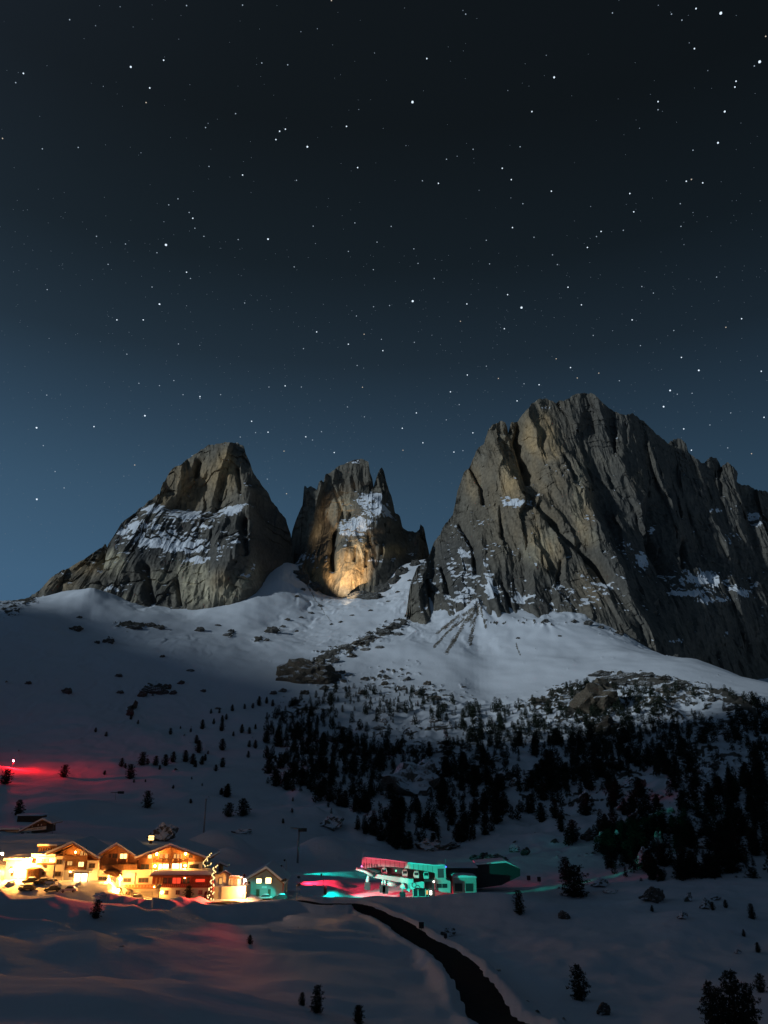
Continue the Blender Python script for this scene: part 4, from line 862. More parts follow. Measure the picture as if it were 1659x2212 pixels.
for _, px, py, p, h in feet:
    if nind < 235 and px < 1655:
        l, g = forest_label(px, py); o = pine((p[0], p[1], p[2] - .15), h, l, g, rf.uniform(1.25, 1.85)); nind += 1; FP.append((o, px, py, 'tall dark' if h > 9.5 else 'mid-sized dark' if h > 6.5 else 'short dark'))
    else:
        a, b = h * rf.uniform(.21, .31), rf.uniform(0, 6.28)
        rest.tube([(p[0], p[1], p[2] - .3), (p[0], p[1], p[2] + h * .9)], [h * .03, h * .006], 4)
        for k in range(64):
            u = k / 64; t = .08 + .9 * u; rad = a * (1 - u)**.30 * rf.uniform(.3, 1.1); an = k * 2.4 + b
            c = Vector((p[0] + math.cos(an) * rad, p[1] + math.sin(an) * rad, p[2] + h * t)); s = h * .085 * (1.1 - .5 * u)
            for j in range(3):
                d = Vector((rf.gauss(0, 1), rf.gauss(0, 1), rf.gauss(.3, .8))).normalized(); e = d.orthogonal().normalized() * s * .55
                rest.add([c - e, c + e, c + d * s * 1.5], [(0, 1, 2)])
say_where(FP, MARKS, 'forest pine')
tag(rest.build('forest', M['needles']), 'mass of small far pines filling the snowy mountain forest', 'forest', kind='stuff')

# ================================================================== STARS (far beyond everything else)
SR = 30000.0
cA = lambda x, y: (x / 2, y / 2); cBq = lambda x, y: (829.5 + x / 2, y / 2); cC = lambda x, y: (x / 2, 548.5 + y / 2); cD = lambda x, y: (829.5 + x / 2, 548.5 + y / 2)
star_px = [(cA, 301, 85, 2), (cA, 413, 111, 1), (cA, 519, 29, 1), (cA, 806, 24, 2), (cA, 1048, 22, 2), (cA, 1432, 2, 2), (cA, 101, 317, 3), (cA, 68, 357, 2), (cA, 565, 289, 4), (cA, 707, 260, 3), (cA, 647, 380, 3), (cA, 631, 443, 2), (cA, 1131, 272, 2), (cA, 1243, 280, 2), (cA, 446, 373, 1), (cA, 1018, 491, 2), (cA, 888, 551, 2), (cA, 899, 533, 1), (cA, 1208, 567, 3), (cA, 1233, 558, 3), (cA, 1192, 603, 3), (cA, 1328, 634, 4), (cA, 1497, 546, 3), (cA, 1545, 724, 3), (cA, 338, 637, 2), (cA, 183, 643, 2), (cA, 11, 598, 2), (cA, 609, 660, 1), (cA, 903, 719, 2), (cA, 1048, 756, 3), (cA, 1281, 779, 2), (cA, 769, 859, 2), (cA, 729, 885, 2), (cA, 817, 918, 2), (cA, 833, 943, 3), (cA, 842, 986, 2), (cA, 881, 1021, 2), (cA, 717, 1058, 5), (cA, 542, 1054, 2), (cA, 417, 1021, 2), (cA, 678, 1092, 2), (cA, 1158, 1033, 4), (cA, 1353, 977, 2), (cA, 1533, 963, 2), (cA, 1029, 1035, 2), (cA, 1363, 1052, 1), (cA, 1629, 1046, 2), (cA, 1505, 1086, 2), (cA, 708, 958, 1), (cA, 1550, 473, 1), (cA, 1618, 229, 1), (cA, 1300, 137, 1), (cA, 1371, 124, 1),
 (cBq, 353, 61, 2), (cBq, 341, 45, 1), (cBq, 987, 56, 2), (cBq, 1185, 23, 1), (cBq, 1242, 61, 2), (cBq, 1348, 37, 3), (cBq, 1455, 57, 5), (cBq, 1287, 87, 2), (cBq, 1341, 210, 3), (cBq, 1319, 185, 1), (cBq, 1649, 157, 2), (cBq, 1623, 267, 5), (cBq, 1600, 285, 2), (cBq, 1521, 351, 3), (cBq, 1516, 376, 3), (cBq, 1472, 482, 4), (cBq, 1184, 439, 3), (cBq, 1184, 474, 2), (cBq, 1443, 617, 4), (cBq, 1399, 305, 1), (cBq, 185, 253, 3), (cBq, 123, 441, 5), (cBq, 639, 482, 3), (cBq, 735, 334, 4), (cBq, 701, 239, 1), (cBq, 535, 391, 1), (cBq, 588, 634, 2), (cBq, 385, 645, 2), (cBq, 270, 688, 2), (cBq, 316, 675, 1), (cBq, 511, 727, 3), (cBq, 550, 776, 3), (cBq, 166, 781, 2), (cBq, 235, 792, 3), (cBq, 723, 826, 3), (cBq, 1062, 836, 3), (cBq, 1306, 783, 3), (cBq, 1328, 775, 2), (cBq, 1377, 790, 3), (cBq, 1335, 649, 2), (cBq, 600, 880, 2), (cBq, 1079, 915, 3), (cBq, 555, 983, 3), (cBq, 648, 1025, 2), (cBq, 938, 1000, 3), (cBq, 1034, 995, 2), (cBq, 918, 1022, 2), (cBq, 879, 1069, 3), (cBq, 129, 1075, 2), (cBq, 442, 1038, 2), (cBq, 31, 978, 2), (cBq, 1280, 880, 2), (cBq, 1283, 978, 2), (cBq, 1335, 918, 1), (cBq, 1296, 1057, 1), (cBq, 411, 822, 1), (cBq, 548, 855, 1), (cBq, 95, 629, 1), (cBq, 893, 892, 1), (cBq, 1104, 554, 1),
 (cC, 467, 45, 2), (cC, 806, 79, 3), (cC, 823, 106, 2), (cC, 657, 143, 2), (cC, 689, 217, 4), (cC, 619, 285, 3), (cC, 505, 285, 3), (cC, 204, 154, 2), (cC, 1057, 212, 2), (cC, 1271, 56, 2), (cC, 1368, 337, 3), (cC, 1505, 390, 3), (cC, 1573, 347, 2), (cC, 1311, 409, 2), (cC, 771, 389, 2), (cC, 863, 395, 1), (cC, 548, 433, 2), (cC, 212, 365, 1), (cC, 751, 547, 2), (cC, 689, 569, 2), (cC, 864, 616, 3), (cC, 864, 623, 2), (cC, 626, 699, 4), (cC, 158, 751, 4), (cC, 406, 746, 3), (cC, 202, 610, 2), (cC, 1087, 723, 3), (cC, 1104, 772, 2), (cC, 1158, 770, 3), (cC, 1321, 790, 3), (cC, 1350, 804, 2), (cC, 1444, 858, 3), (cC, 1389, 768, 2), (cC, 1232, 570, 3), (cC, 1302, 575, 2), (cC, 1162, 575, 2), (cC, 1566, 576, 2), (cC, 1574, 704, 2), (cC, 1038, 791, 2), (cC, 953, 608, 2), (cC, 791, 608, 2), (cC, 1501, 661, 2), (cC, 159, 1060, 4), (cC, 277, 1011, 2), (cC, 238, 940, 2), (cC, 187, 828, 2), (cC, 582, 912, 2), (cC, 535, 960, 1), (cC, 1155, 973, 2), (cC, 1238, 1036, 2), (cC, 1227, 852, 2), (cC, 1543, 482, 2), (cC, 1614, 228, 2), (cC, 1540, 268, 2), (cC, 1613, 68, 2), (cC, 1654, 418, 3), (cC, 1648, 369, 2), (cC, 806, 224, 1), (cC, 600, 559, 2), (cC, 830, 872, 2),
 (cD, 124, 204, 5), (cD, 358, 216, 3), (cD, 534, 176, 3), (cD, 594, 232, 5), (cD, 520, 323, 3), (cD, 217, 106, 2), (cD, 147, 41, 2), (cD, 456, 43, 2), (cD, 330, 291, 2), (cD, 795, 144, 3), (cD, 853, 220, 3), (cD, 1072, 285, 3), (cD, 749, 46, 2), (cD, 728, 4, 2), (cD, 1114, 141, 2), (cD, 1164, 169, 2), (cD, 1437, 100, 2), (cD, 1545, 280, 3), (cD, 1477, 317, 2), (cD, 1252, 331, 2), (cD, 1285, 447, 3), (cD, 1360, 503, 4), (cD, 1108, 396, 2), (cD, 806, 491, 3), (cD, 744, 453, 2), (cD, 835, 536, 2), (cD, 670, 565, 3), (cD, 605, 561, 2), (cD, 494, 538, 2), (cD, 360, 523, 3), (cD, 287, 596, 3), (cD, 442, 485, 2), (cD, 575, 635, 3), (cD, 325, 651, 2), (cD, 140, 687, 3), (cD, 79, 753, 3), (cD, 384, 773, 3), (cD, 168, 816, 3), (cD, 302, 856, 3), (cD, 1236, 590, 4), (cD, 1267, 606, 2), (cD, 1208, 660, 4), (cD, 1630, 507, 3), (cD, 1331, 602, 2), (cD, 1295, 756, 3), (cD, 1408, 739, 2), (cD, 1328, 848, 3), (cD, 1642, 706, 3), (cD, 1498, 687, 2), (cD, 1485, 838, 2), (cD, 928, 515, 2), (cD, 904, 352, 2), (cD, 988, 332, 1), (cD, 1017, 548, 2), (cD, 131, 382, 2), (cD, 207, 351, 1), (cD, 24, 223, 2), (cD, 1588, 863, 2), (cD, 341, 850, 2), (cD, 269, 717, 2), (cD, 82, 848, 2)]
EM = {1: emit('star_dim', (.62, .78, 1.0), .30, False), 2: emit('star_mid', (.66, .82, 1.0), .5, False), 3: emit('star_bright', (.74, .87, 1.0), 1.25, False)}
def star_mesh(m):
    me = MB().ball((0, 0, 0), 1, 1).mesh('star', True); me.materials.append(m); return me
SM = {k: star_mesh(m) for k, m in EM.items()}; SM[9] = star_mesh(emit('star_warm', (1.0, .86, .70), .6, False))
STL = []
for cv, x, y, s in star_px:
    px, py = cv(x, y); d = ray(px, py); d = d / np.linalg.norm(d) * SR
    o = link('star', SM[1 if s == 1 else (9 if (x * 7 + y) % 9 == 0 else 2) if s == 2 else 3]); o.location = d
    r = {1: .85, 2: 1.1, 3: 1.25, 4: 1.7, 5: 2.3}[s] * SR / FPX; o.scale = (r, r, r)
    look = 'very bright' if s >= 4 else 'bright' if s == 3 else 'faint'
    tag(o, 'star in the night sky', 'star', look + ' stars'); STL.append((o, px, py, look))
say_where(STL, [('the leftmost summit', 490, 955), ('the middle summit', 781, 990), ('the rightmost summit', 1260, 850), ('the upper left corner', 0, 0), ('the upper right corner', 1659, 0), ('the top edge centre', 829, 0), ('the left edge centre', 0, 600), ('the right edge centre', 1659, 550), ('the sky centre', 829, 480)], 'star')
dust = MB(); rs = random.Random(9); mat_dust = emit('star_dust', (.60, .78, 1.0), .22, False)
for k in range(4600):
    az = rs.uniform(-.95, .95); el = math.asin(rs.uniform(math.sin(R_(6)), math.sin(R_(75))))
    if el > R_(38) and rs.random() < .80: continue
    c = Vector((math.sin(az) * math.cos(el), math.cos(az) * math.cos(el), math.sin(el))) * SR * 1.01
    dust.ball(c, SR / FPX * rs.choice([.45, .5, .55, .65, .8]), 0) if False else dust.add([c + Vector(v) * SR / FPX * rs.choice([.45, .5, .6, .7, .95]) for v in ((1, 0, 0), (-1, 0, 0), (0, 1, 0), (0, -1, 0), (0, 0, 1), (0, 0, -1))], [(0, 2, 4), (2, 1, 4), (1, 3, 4), (3, 0, 4), (2, 0, 5), (1, 2, 5), (3, 1, 5), (0, 3, 5)])
tag(dust.build('stars', mat_dust), 'countless faint stars scattered over the night sky', 'stars', kind='stuff')
# ================================================================== BUILDING HELPERS (sizes measured on the plane of each front)
emit('lit_porch', (1.0, .60, .22), 10)
emit('bulb_flood', (1.0, .39, .07), 1400)
emit('bulb_intense', (1.0, .39, .07), 4500)
def fp(cv, X, Y, Yp):
    p = atY(*cv(X, Y), Yp); return p[0], p[2]
def rect(cv, X0, Y0, X1, Y1, Yp):
    xm = [fp(cv, X0, (Y0 + Y1) / 2, Yp)[0], fp(cv, X1, (Y0 + Y1) / 2, Yp)[0]]; zm = [fp(cv, (X0 + X1) / 2, Y1, Yp)[1], fp(cv, (X0 + X1) / 2, Y0, Yp)[1]]
    return xm[0], zm[0], xm[1], zm[1]
def slab(parent, name, cv, X0, Y0, X1, Y1, Yf, dep, mat, zlow=None):
    x0, z0, x1, z1 = rect(cv, X0, Y0, X1, Y1, Yf)
    if zlow is not None: z0 = zlow
    return MB().box(x0, Yf, z0, x1, Yf + dep, z1).build(name, M[mat], parent)
def shape(parent, name, cv, pts, Yf, dep, mat):
    return MB().prism([fp(cv, a, b, Yf) for a, b in pts], Yf, Yf + dep).build(name, M[mat], parent)
def window(parent, cv, X0, Y0, X1, Y1, Yf, pane='glass_dark', frame='timber_dark', mull=1, name='window'):
    x0, z0, x1, z1 = rect(cv, X0, Y0, X1, Y1, Yf); t = .11; m = MB()
    m.box(x0 - t, Yf - .10, z0 - t, x0, Yf - .004, z1 + t).box(x1, Yf - .10, z0 - t, x1 + t, Yf - .004, z1 + t).box(x0, Yf - .10, z1, x1, Yf - .004, z1 + t).box(x0, Yf - .16, z0 - t, x1, Yf - .004, z0)
    for k in range(1, mull + 1):
        xm = x0 + (x1 - x0) * k / (mull + 1); m.box(xm - .05, Yf - .09, z0, xm + .05, Yf - .02, z1)
    w = m.build(name, M[frame], parent)
    MB().box(x0, Yf - .045, z0, x1, Yf - .025, z1).build('pane', M[pane], w)
    return w
def lamp(parent, cv, X, Y, Yp, r=.22, mat='bulb_warm', name='lamp'):
    x, z = fp(cv, X, Y, Yp)
    b = MB().tube([(x, Yp + r + .5, z + r * 1.2), (x, Yp + .05, z + r * 1.6)], .04, 6).tube([(x, Yp, z + r * .95), (x, Yp, z + r * 1.5)], [r * .7, r * .3], 8).build(name, M['metal_dark'], parent)
    MB().ball((x, Yp, z), r, 1).build('bulb', M[mat], b, True)
    return b
def gable_roof(parent, cv, apex, el, er, Yf, dep, over=1.3, th=.38, sn=.55):
    a, l, r = [Vector((*fp(cv, *q, Yf), 0)) for q in (apex, el, er)]
    for s, e in ((-1, l), (1, r)):
        d = (e - a).normalized(); n = Vector((-d.y, d.x, 0)); n = n if n.y > 0 else -n
        e2 = e + d * .5
        pts = [(a.x, a.y), (e2.x, e2.y), (e2.x + n.x * th, e2.y + n.y * th), (a.x, a.y + th / max(.3, n.y))]
        ro = MB().prism(pts, Yf - over, Yf + dep).build('roof', M['timber'], parent)
        t2 = th + sn; p2 = [(a.x, a.y + th / max(.3, n.y) + .004), (e2.x + n.x * (th + .004), e2.y + n.y * (th + .004)), (e2.x + n.x * t2, e2.y + n.y * t2), (a.x, a.y + t2 / max(.3, n.y))]
        MB().prism(p2, Yf - over + .12, Yf + dep).build('snow_layer', M['snow'], ro)
def rail(parent, cv, X0, X1, Ytop, Ybot, Yp, mat='timber', n=14, name='balcony'):
    x0, z0, x1, z1 = rect(cv, X0, Ytop, X1, Ybot, Yp); m = MB()
    m.box(x0, Yp, z1 - .14, x1, Yp + .12, z1).box(x0, Yp, z0, x1, Yp + .12, z0 + .14)
    o = m.build(name, M[mat], parent)
    me = MB().box(-(x1 - x0) / n * .44, .02, z0 + .14, (x1 - x0) / n * .44, .09, z1 - .14).mesh('board'); me.materials.append(M[mat])
    for k in range(n):
        b = link('board', me, o); b.location = (x0 + (x1 - x0) * (k + .5) / n, Yp, 0)
    MB().box(x0, Yp + .125, z0 - .18, x1, Yp + 1.4, z0 - .004).build('floor_slab', M[mat], o)
    return o
def post(parent, cv, X, Y0, Y1, Yp, w=.2, mat='timber', name='post'):
    x, z1 = fp(cv, X, Y0, Yp); _, z0 = fp(cv, X, Y1, Yp); return MB().box(x - w / 2, Yp, z0, x + w / 2, Yp + w, z1).build(name, M[mat], parent)

# ================================================================== HOTEL, left chalet
Yf = HY
H1 = tag(empty('hotel_chalet', (0, 0, 0)), 'left gabled chalet of the lit hotel with white corner walls and a glowing porch', 'house')
zb1 = zl - 2
x0, z0 = fp(c3, 795, 280, Yf); xr, _ = fp(c3, 1420, 330, Yf)
slab(H1, 'wall', c3, 795, 262, 925, 620, Yf - .6, 13, 'plaster', zb1)
slab(H1, 'wall', c3, 1252, 325, 1420, 640, Yf - .6, 13, 'plaster', zb1)
slab(H1, 'timber_wall', c3, 926, 258, 1251, 462, Yf, 12, 'timber')
slab(H1, 'wall', c3, 926, 463, 1251, 640, Yf - .05, 12, 'plaster', zb1)
shape(H1, 'gable_wall', c3, [(790, 262), (1080, 95), (1415, 300), (1415, 324), (1252, 324), (1252, 257), (790, 257)], Yf + 1.2, 10, 'timber')
gable_roof(H1, c3, (1080, 88), (722, 235), (1428, 300), Yf - .6, 14, 1.6)
window(H1, c3, 826, 312, 896, 374, Yf - .6); window(H1, c3, 802, 490, 880, 548, Yf - .6); window(H1, c3, 978, 335, 1050, 394, Yf, 'lit_soft'); window(H1, c3, 1140, 346, 1216, 414, Yf, 'lit_window')
window(H1, c3, 1296, 370, 1376, 430, Yf - .6); window(H1, c3, 1006, 515, 1058, 558, Yf - .05)
window(H1, c3, 892, 192, 918, 230, Yf + 1.2); window(H1, c3, 1170, 190, 1205, 250, Yf + 1.2, 'lit_soft'); window(H1, c3, 1225, 205, 1265, 255, Yf + 1.2, 'lit_soft')
rail(H1, c3, 930, 1268, 255, 318, Yf - 1.2, 'timber', 16)
for X in (1090, 1255, 935): post(H1, c3, X, 130, 318, Yf - 1.1, .22)
lamp(H1, c3, 1090, 205, Yf - .6, .30, 'bulb_small', 'chandelier')
po = MB(); X0, Z0, X1, Z1 = rect(c3, 1062, 515, 1275, 655, Yf - 3.4)
Z0 = zl
po.box(X0, Yf - 3.4, Z1, X1, Yf - .1, Z1 + .3)
for xx in (X0, (X0 + X1) / 2 - .1, X1 - .2): po.box(xx, Yf - 3.4, Z0, xx + .2, Yf - 3.2, Z1)
po = po.build('porch', M['timber_dark'], H1)
MB().box(X0 + .2, Yf - 3.3, Z0 + .2, (X0 + X1) / 2 - .1, Yf - 3.25, Z1).build('pane', M['lit_porch'], po); MB().box((X0 + X1) / 2 + .1, Yf - 3.3, Z0 + .2, X1 - .2, Yf - 3.25, Z1).build('pane', M['lit_porch'], po)
MB().box(X0 - .5, Yf - 3.9, Z1 + .304, X1 + .5, Yf - .1, Z1 + .6).build('snow_layer', M['snow'], po)
lamp(H1, c3, 1020, 490, Yf - 1.2, .2, 'bulb_small')

# ================================================================== HOTEL, main house with two gables
H2 = tag(empty('hotel_house'), 'main hotel house with two orange timber gables and a long snow-covered terrace roof', 'house')
zb2 = zr_ - 2
slab(H2, 'wall', c4, 62, 437, 428, 640, Yf, 12, 'plaster', zb1)
slab(H2, 'wall', c4, 429, 437, 752, 640, Yf, 12, 'plaster', zb2)
shape(H2, 'gable_wall', c4, [(112, 436), (112, 300), (345, 160), (575, 305), (575, 436)], Yf + .8, 11, 'timber')
gable_roof(H2, c4, (345, 152), (105, 296), (580, 305), Yf, 14, 1.5)
window(H2, c4, 372, 246, 453, 303, Yf + .8, 'lit_window'); window(H2, c4, 280, 247, 340, 294, Yf + .8, 'glass_dark'); window(H2, c4, 232, 250, 266, 290, Yf + .8, 'glass_dark')
for X in (228, 352, 466): post(H2, c4, X, 250 if X != 352 else 190, 430, Yf - .4, .24)
rail(H2, c4, 160, 575, 372, 432, Yf - .9, 'timber_dark', 22)
window(H2, c4, 500, 365, 560, 405, Yf + .8, 'glass_dark')
window(H2, c4, 118, 520, 204, 568, Yf); window(H2, c4, 412, 537, 500, 580, Yf); window(H2, c4, 592, 536, 704, 585, Yf, mull=2)
post(H2, c4, 553, 470, 606, Yf - .25, .2, 'metal_dark', 'drainpipe')
# entrance canopy
x0, z0, x1, z1 = rect(c4, 195, 445, 372, 512, Yf - 2)
ca = MB().prism([fp(c4, 195, 445, Yf - 2), fp(c4, 318, 445, Yf - 2), fp(c4, 376, 506, Yf - 2), fp(c4, 366, 518, Yf - 2), fp(c4, 225, 470, Yf - 2)], Yf - 4.2, Yf - .01).build('entrance_canopy', M['timber_dark'], H2)
window(H2, c4, 268, 522, 325, 606, Yf, 'lit_soft', name='door')
for X in (235, 375): post(H2, c4, X, 500, 640, Yf - 3.2, .35, 'plaster', 'pillar')
lamp(H2, c4, 236, 560, Yf - 4.0, .34, 'bulb_flood'); lamp(H2, c4, 376, 545, Yf - 4.0, .34, 'bulb_flood'); lamp(H2, c4, 350, 680, Yf - 7.5, .34, 'bulb_flood', 'yard_lamp')
rail(H2, c4, 430, 800, 612, 655, Yf - 1.6, 'timber', 10)
slab(H2, 'wall', c4, 430, 660, 826, 770, Yf - .3, 12, 'plaster', zb2)
slab(H2, 'garage_panel', c4, 612, 695, 752, 752, Yf - .45, .14, 'plaster_grey')  # grey panel stands in for the garage's shadow, painted as colour
lamp(H2, c4, 775, 640, Yf - 2.2, .16, 'bulb_small')
sh = shape(H2, 'ramp_wall', c4, [(385, 632), (430, 650), (505, 745), (500, 770), (420, 770)], Yf - 3, 2.6, 'plaster_grey')
for X in (440, 470): window(H2, c4, X, 700, X + 18, 728, Yf - 3, mull=0)
# right gable
shape(H2, 'gable_wall', c4, [(585, 436), (585, 312), (980, 165), (1395, 305), (1395, 342), (1170, 342), (1170, 436)], Yf + .9, 11, 'timber')
slab(H2, 'wall', c4, 1172, 343, 1345, 520, Yf + .5, 11, 'plaster')
gable_roof(H2, c4, (980, 158), (590, 308), (1402, 308), Yf, 15, 1.8)
for a, b in ((845, 875), (905, 940), (1010, 1035), (1048, 1075), (1088, 1110)): window(H2, c4, a, 250, b, 298, Yf + .9, 'lit_soft', 'timber', 0)
window(H2, c4, 1190, 250, 1232, 292, Yf + .9); window(H2, c4, 705, 258, 748, 300, Yf + .9, 'lit_window', 'timber', 0)
rail(H2, c4, 768, 1180, 302, 342, Yf - .9, 'timber', 20)
for X in (770, 885, 982, 1090, 1178): post(H2, c4, X, 215 if X not in (982,) else 165, 436, Yf - .8, .24)
for k, X in enumerate((812, 868, 928, 1000, 1058, 1122)):
    x, z = fp(c4, X, 322, Yf - 1.0); MB().ball((x, Yf - 1.0, z), .32, 1, (1, .3, 1)).build('ornament', M['curtain'], H2, True)
lamp(H2, c4, 805, 250, Yf - 1.0, .30); lamp(H2, c4, 1148, 248, Yf - 1.0, .30); lamp(H2, c4, 785, 392, Yf - .8, .30); lamp(H2, c4, 1143, 388, Yf - .8, .28)
window(H2, c4, 830, 368, 945, 426, Yf + .9, 'lit_porch', 'timber_dark', 2); window(H2, c4, 990, 364, 1100, 426, Yf + .9, 'lit_porch', 'timber_dark', 2)
window(H2, c4, 1192, 374, 1300, 424, Yf + .5); window(H2, c4, 620, 372, 715, 430, Yf + .9, 'glass_dark')
# glazed terrace with a snow-loaded roof
tr = shape(H2, 'terrace_roof', c4, [(712, 518), (735, 500), (1470, 500), (1470, 516)], Yf - 5.6, 6.1, 'timber_dark')
MB().prism([fp(c4, 716, 505, Yf - 5.6), fp(c4, 736, 468, Yf - 5.6), fp(c4, 800, 452, Yf - 5.6), fp(c4, 1400, 452, Yf - 5.6), fp(c4, 1462, 470, Yf - 5.6), fp(c4, 1474, 499, Yf - 5.6), fp(c4, 735, 499, Yf - 5.6)], Yf - 5.4, Yf + .3).build('snow_layer', M['snow'], tr)
slab(H2, 'terrace_front', c4, 756, 518, 1440, 606, Yf - 4.2, 4.1, 'timber_red')
rail(H2, c4, 862, 1440, 606, 642, Yf - 4.6, 'timber_red', 24)
slab(H2, 'wall', c4, 838, 644, 1432, 790, Yf - 4.2, 4.1, 'plaster', zb2)
for a in (790, 832, 862): slab(H2, 'curtain', c4, a, 530, a + 20, 604, Yf - 4.3, .08, 'curtain')
window(H2, c4, 885, 530, 988, 600, Yf - 4.2, 'glass_dark', 'timber_red', 1); window(H2, c4, 994, 530, 1090, 600, Yf - 4.2, 'lit_red', 'timber_red', 1); window(H2, c4, 1112, 530, 1200, 600, Yf - 4.2, 'glass_dark', 'timber_red', 1); window(H2, c4, 1268, 545, 1378, 582, Yf - 4.2, 'lit_red', 'timber_red', 0)
lamp(H2, c4, 1140, 535, Yf - 4.7, .14, 'bulb_small'); lamp(H2, c4, 866, 706, Yf - 5.2, .36, 'bulb_small')
for a in (897, 1036, 1172, 1306): window(H2, c4, a, 684, a + 40, 726, Yf - 4.2, mull=1)
x, z = fp(c4, 615, 175, Yf + 3); 

# ================================================================== FLAT WHITE ANNEX at the far left
H0 = tag(empty('annex_house'), 'white flat-roofed annex at the left end of the hotel, dazzlingly floodlit', 'house')
c10 = crop(0, 3380, 240)
slab(H0, 'wall', c10, 140, 70, 880, 620, Yf + 1.5, 9, 'plaster', zb1)
slab(H0, 'wall', c10, 881, -30, 1480, 560, Yf + 1.0, 10, 'plaster', zb1)
slab(H0, 'balcony_front', c10, 985, 135, 1490, 172, Yf - .8, 1.8, 'timber_dark')
slab(H0, 'bay', c10, 1262, 182, 1452, 560, Yf - .7, 1.6, 'plaster', zb1)
ro = slab(H0, 'roof', c10, 860, -60, 1500, -31, Yf + .2, 11, 'timber'); MB().box(*(lambda r: (r[0], Yf + .1, r[3] + .004, r[2], Yf + 11, r[3] + .6))(rect(c10, 860, -60, 1500, -31, Yf + .2))).build('snow_layer', M['snow'], ro)
r1 = rect(c10, 120, 50, 890, 68, Yf + 1.3); ro = MB().box(r1[0], Yf + .9, r1[1], r1[2], Yf + 10.5, r1[3]).build('roof', M['timber'], H0); MB().box(r1[0] - .1, Yf + .8, r1[3] + .004, r1[2] + .1, Yf + 10.6, r1[3] + .7).build('snow_layer', M['snow'], ro)
window(H0, c10, 285, 225, 332, 275, Yf + 1.5, mull=0); window(H0, c10, 308, 360, 352, 470, Yf + 1.5, mull=0); window(H0, c10, 885, 0, 975, 120, Yf + 1.0, 'lit_red', 'timber_red', 1)
window(H0, c10, 1160, 365, 1205, 445, Yf + 1.0, mull=0); window(H0, c10, 1010, 345, 1070, 440, Yf + 1.0, 'lit_window', 'timber', 0)
for X in (1140, 1250): window(H0, c10, X, 20, X + 70, 90, Yf + 1.0, 'lit_window', 'timber', 0)
lamp(H0, c10, 1080, 60, Yf - .2, .22, 'bulb_warm'); lamp(H0, c10, 1370, 60, Yf - .2, .22, 'bulb_warm')
lamp(H0, c10, 720, 60, Yf - 2.4, .42, 'bulb_intense', 'floodlight'); lamp(H0, c10, 300, 330, Yf - 1.8, .42, 'bulb_flood', 'floodlight'); lamp(H0, c10, 480, 480, Yf - 3.0, .36, 'bulb_flood', 'floodlight')
lamp(H0, c10, 60, -130, Yf + 9, .34, 'bulb_intense', 'floodlight')  # added floodlight without a known source, brightens the hut and left hillside
sd = slab(H0, 'wood_shed', c10, 715, 312, 948, 560, Yf - 2.2, 3.4, 'timber', zb1); slab(sd, 'shed_roof', c10, 700, 292, 975, 310, Yf - 2.6, 4.0, 'timber_dark'); slab(sd, 'door', c10, 740, 350, 815, 540, Yf - 2.3, .08, 'timber_dark'); slab(sd, 'door', c10, 835, 350, 925, 540, Yf - 2.3, .08, 'timber_dark')
# roof cabin above the annex
H0b = tag(empty('roof_cabin'), 'small dormer cabin with a row of windows above the white annex', 'house')
slab(H0b, 'wall', c3, 560, 128, 815, 205, Yf + 12, 5, 'timber_dark', fp(c3, 600, 260, Yf + 12)[1] - 3)
ro = slab(H0b, 'roof', c3, 540, 112, 825, 126, Yf + 11, 7, 'timber'); q = rect(c3, 540, 112, 825, 126, Yf + 11); MB().box(q[0], Yf + 11, q[3] + .004, q[2], Yf + 18, q[3] + .5).build('snow_layer', M['snow'], ro)
for k in range(6): window(H0b, c3, 590 + k * 36, 145, 612 + k * 36, 190, Yf + 12, 'glass_dark', 'timber', 0)

# ================================================================== SMALL WHITE HOUSES right of the hotel
H3 = tag(empty('gate_house'), 'small white house with a rounded porch roof and amber window beside the hotel terrace', 'house')
Yg = HY - 3
zg = zr_ - 2
slab(H3, 'base_wall', c7, 470, 832, 1400, 1290, Yg, 9, 'plaster', zg)
shape(H3, 'wall', c7, [(510, 830), (510, 480), (720, 455), (820, 402), (905, 470), (905, 830)], Yg + 1.5, 6, 'plaster')
gable_roof(H3, c7, (820, 398), (705, 462), (990, 505), Yg + 1.5, 6, .6, .2, .3)
window(H3, c7, 625, 585, 718, 758, Yg + 1.5, 'lit_soft', 'timber_dark', 0)
shape(H3, 'porch', c7, [(915, 830), (915, 600), (1240, 615), (1240, 830)], Yg + .8, 5, 'plaster')
ro = shape(H3, 'porch_roof', c7, [(905, 600), (925, 545), (1050, 530), (1180, 545), (1290, 590), (1300, 614), (1240, 612)], Yg + .2, 6, 'timber'); shape(ro, 'snow_layer', c7, [(922, 540), (1050, 524), (1185, 539), (1298, 588), (1290, 560), (1180, 512), (1050, 500), (935, 512)], Yg, 6.2, 'snow')
window(H3, c7, 965, 632, 1050, 800, Yg + .8, 'lit_soft', 'timber', 0); window(H3, c7, 1085, 632, 1160, 800, Yg + .8, 'lit_soft', 'timber', 0)
post(H3, c7, 690, 840, 1300, Yg - .2, .14, 'metal_dark', 'drainpipe')
lamp(H3, c7, 1390, 650, Yg - 1.2, .34, 'bulb_bright'); lamp(H3, c7, 1290, 1010, Yg - 2.0, .36, 'bulb_flood', 'floodlight')
ch = tag(empty('chimney_tower'), 'brown wooden chimney tower with a snow hood behind the small white house', 'chimney')
slab(ch, 'shaft', c7, 600, 200, 700, 560, Yg + 8, 2.2, 'timber'); gable_roof(ch, c7, (655, 165), (560, 215), (820, 240), Yg + 8, 3, .4, .2, .5)

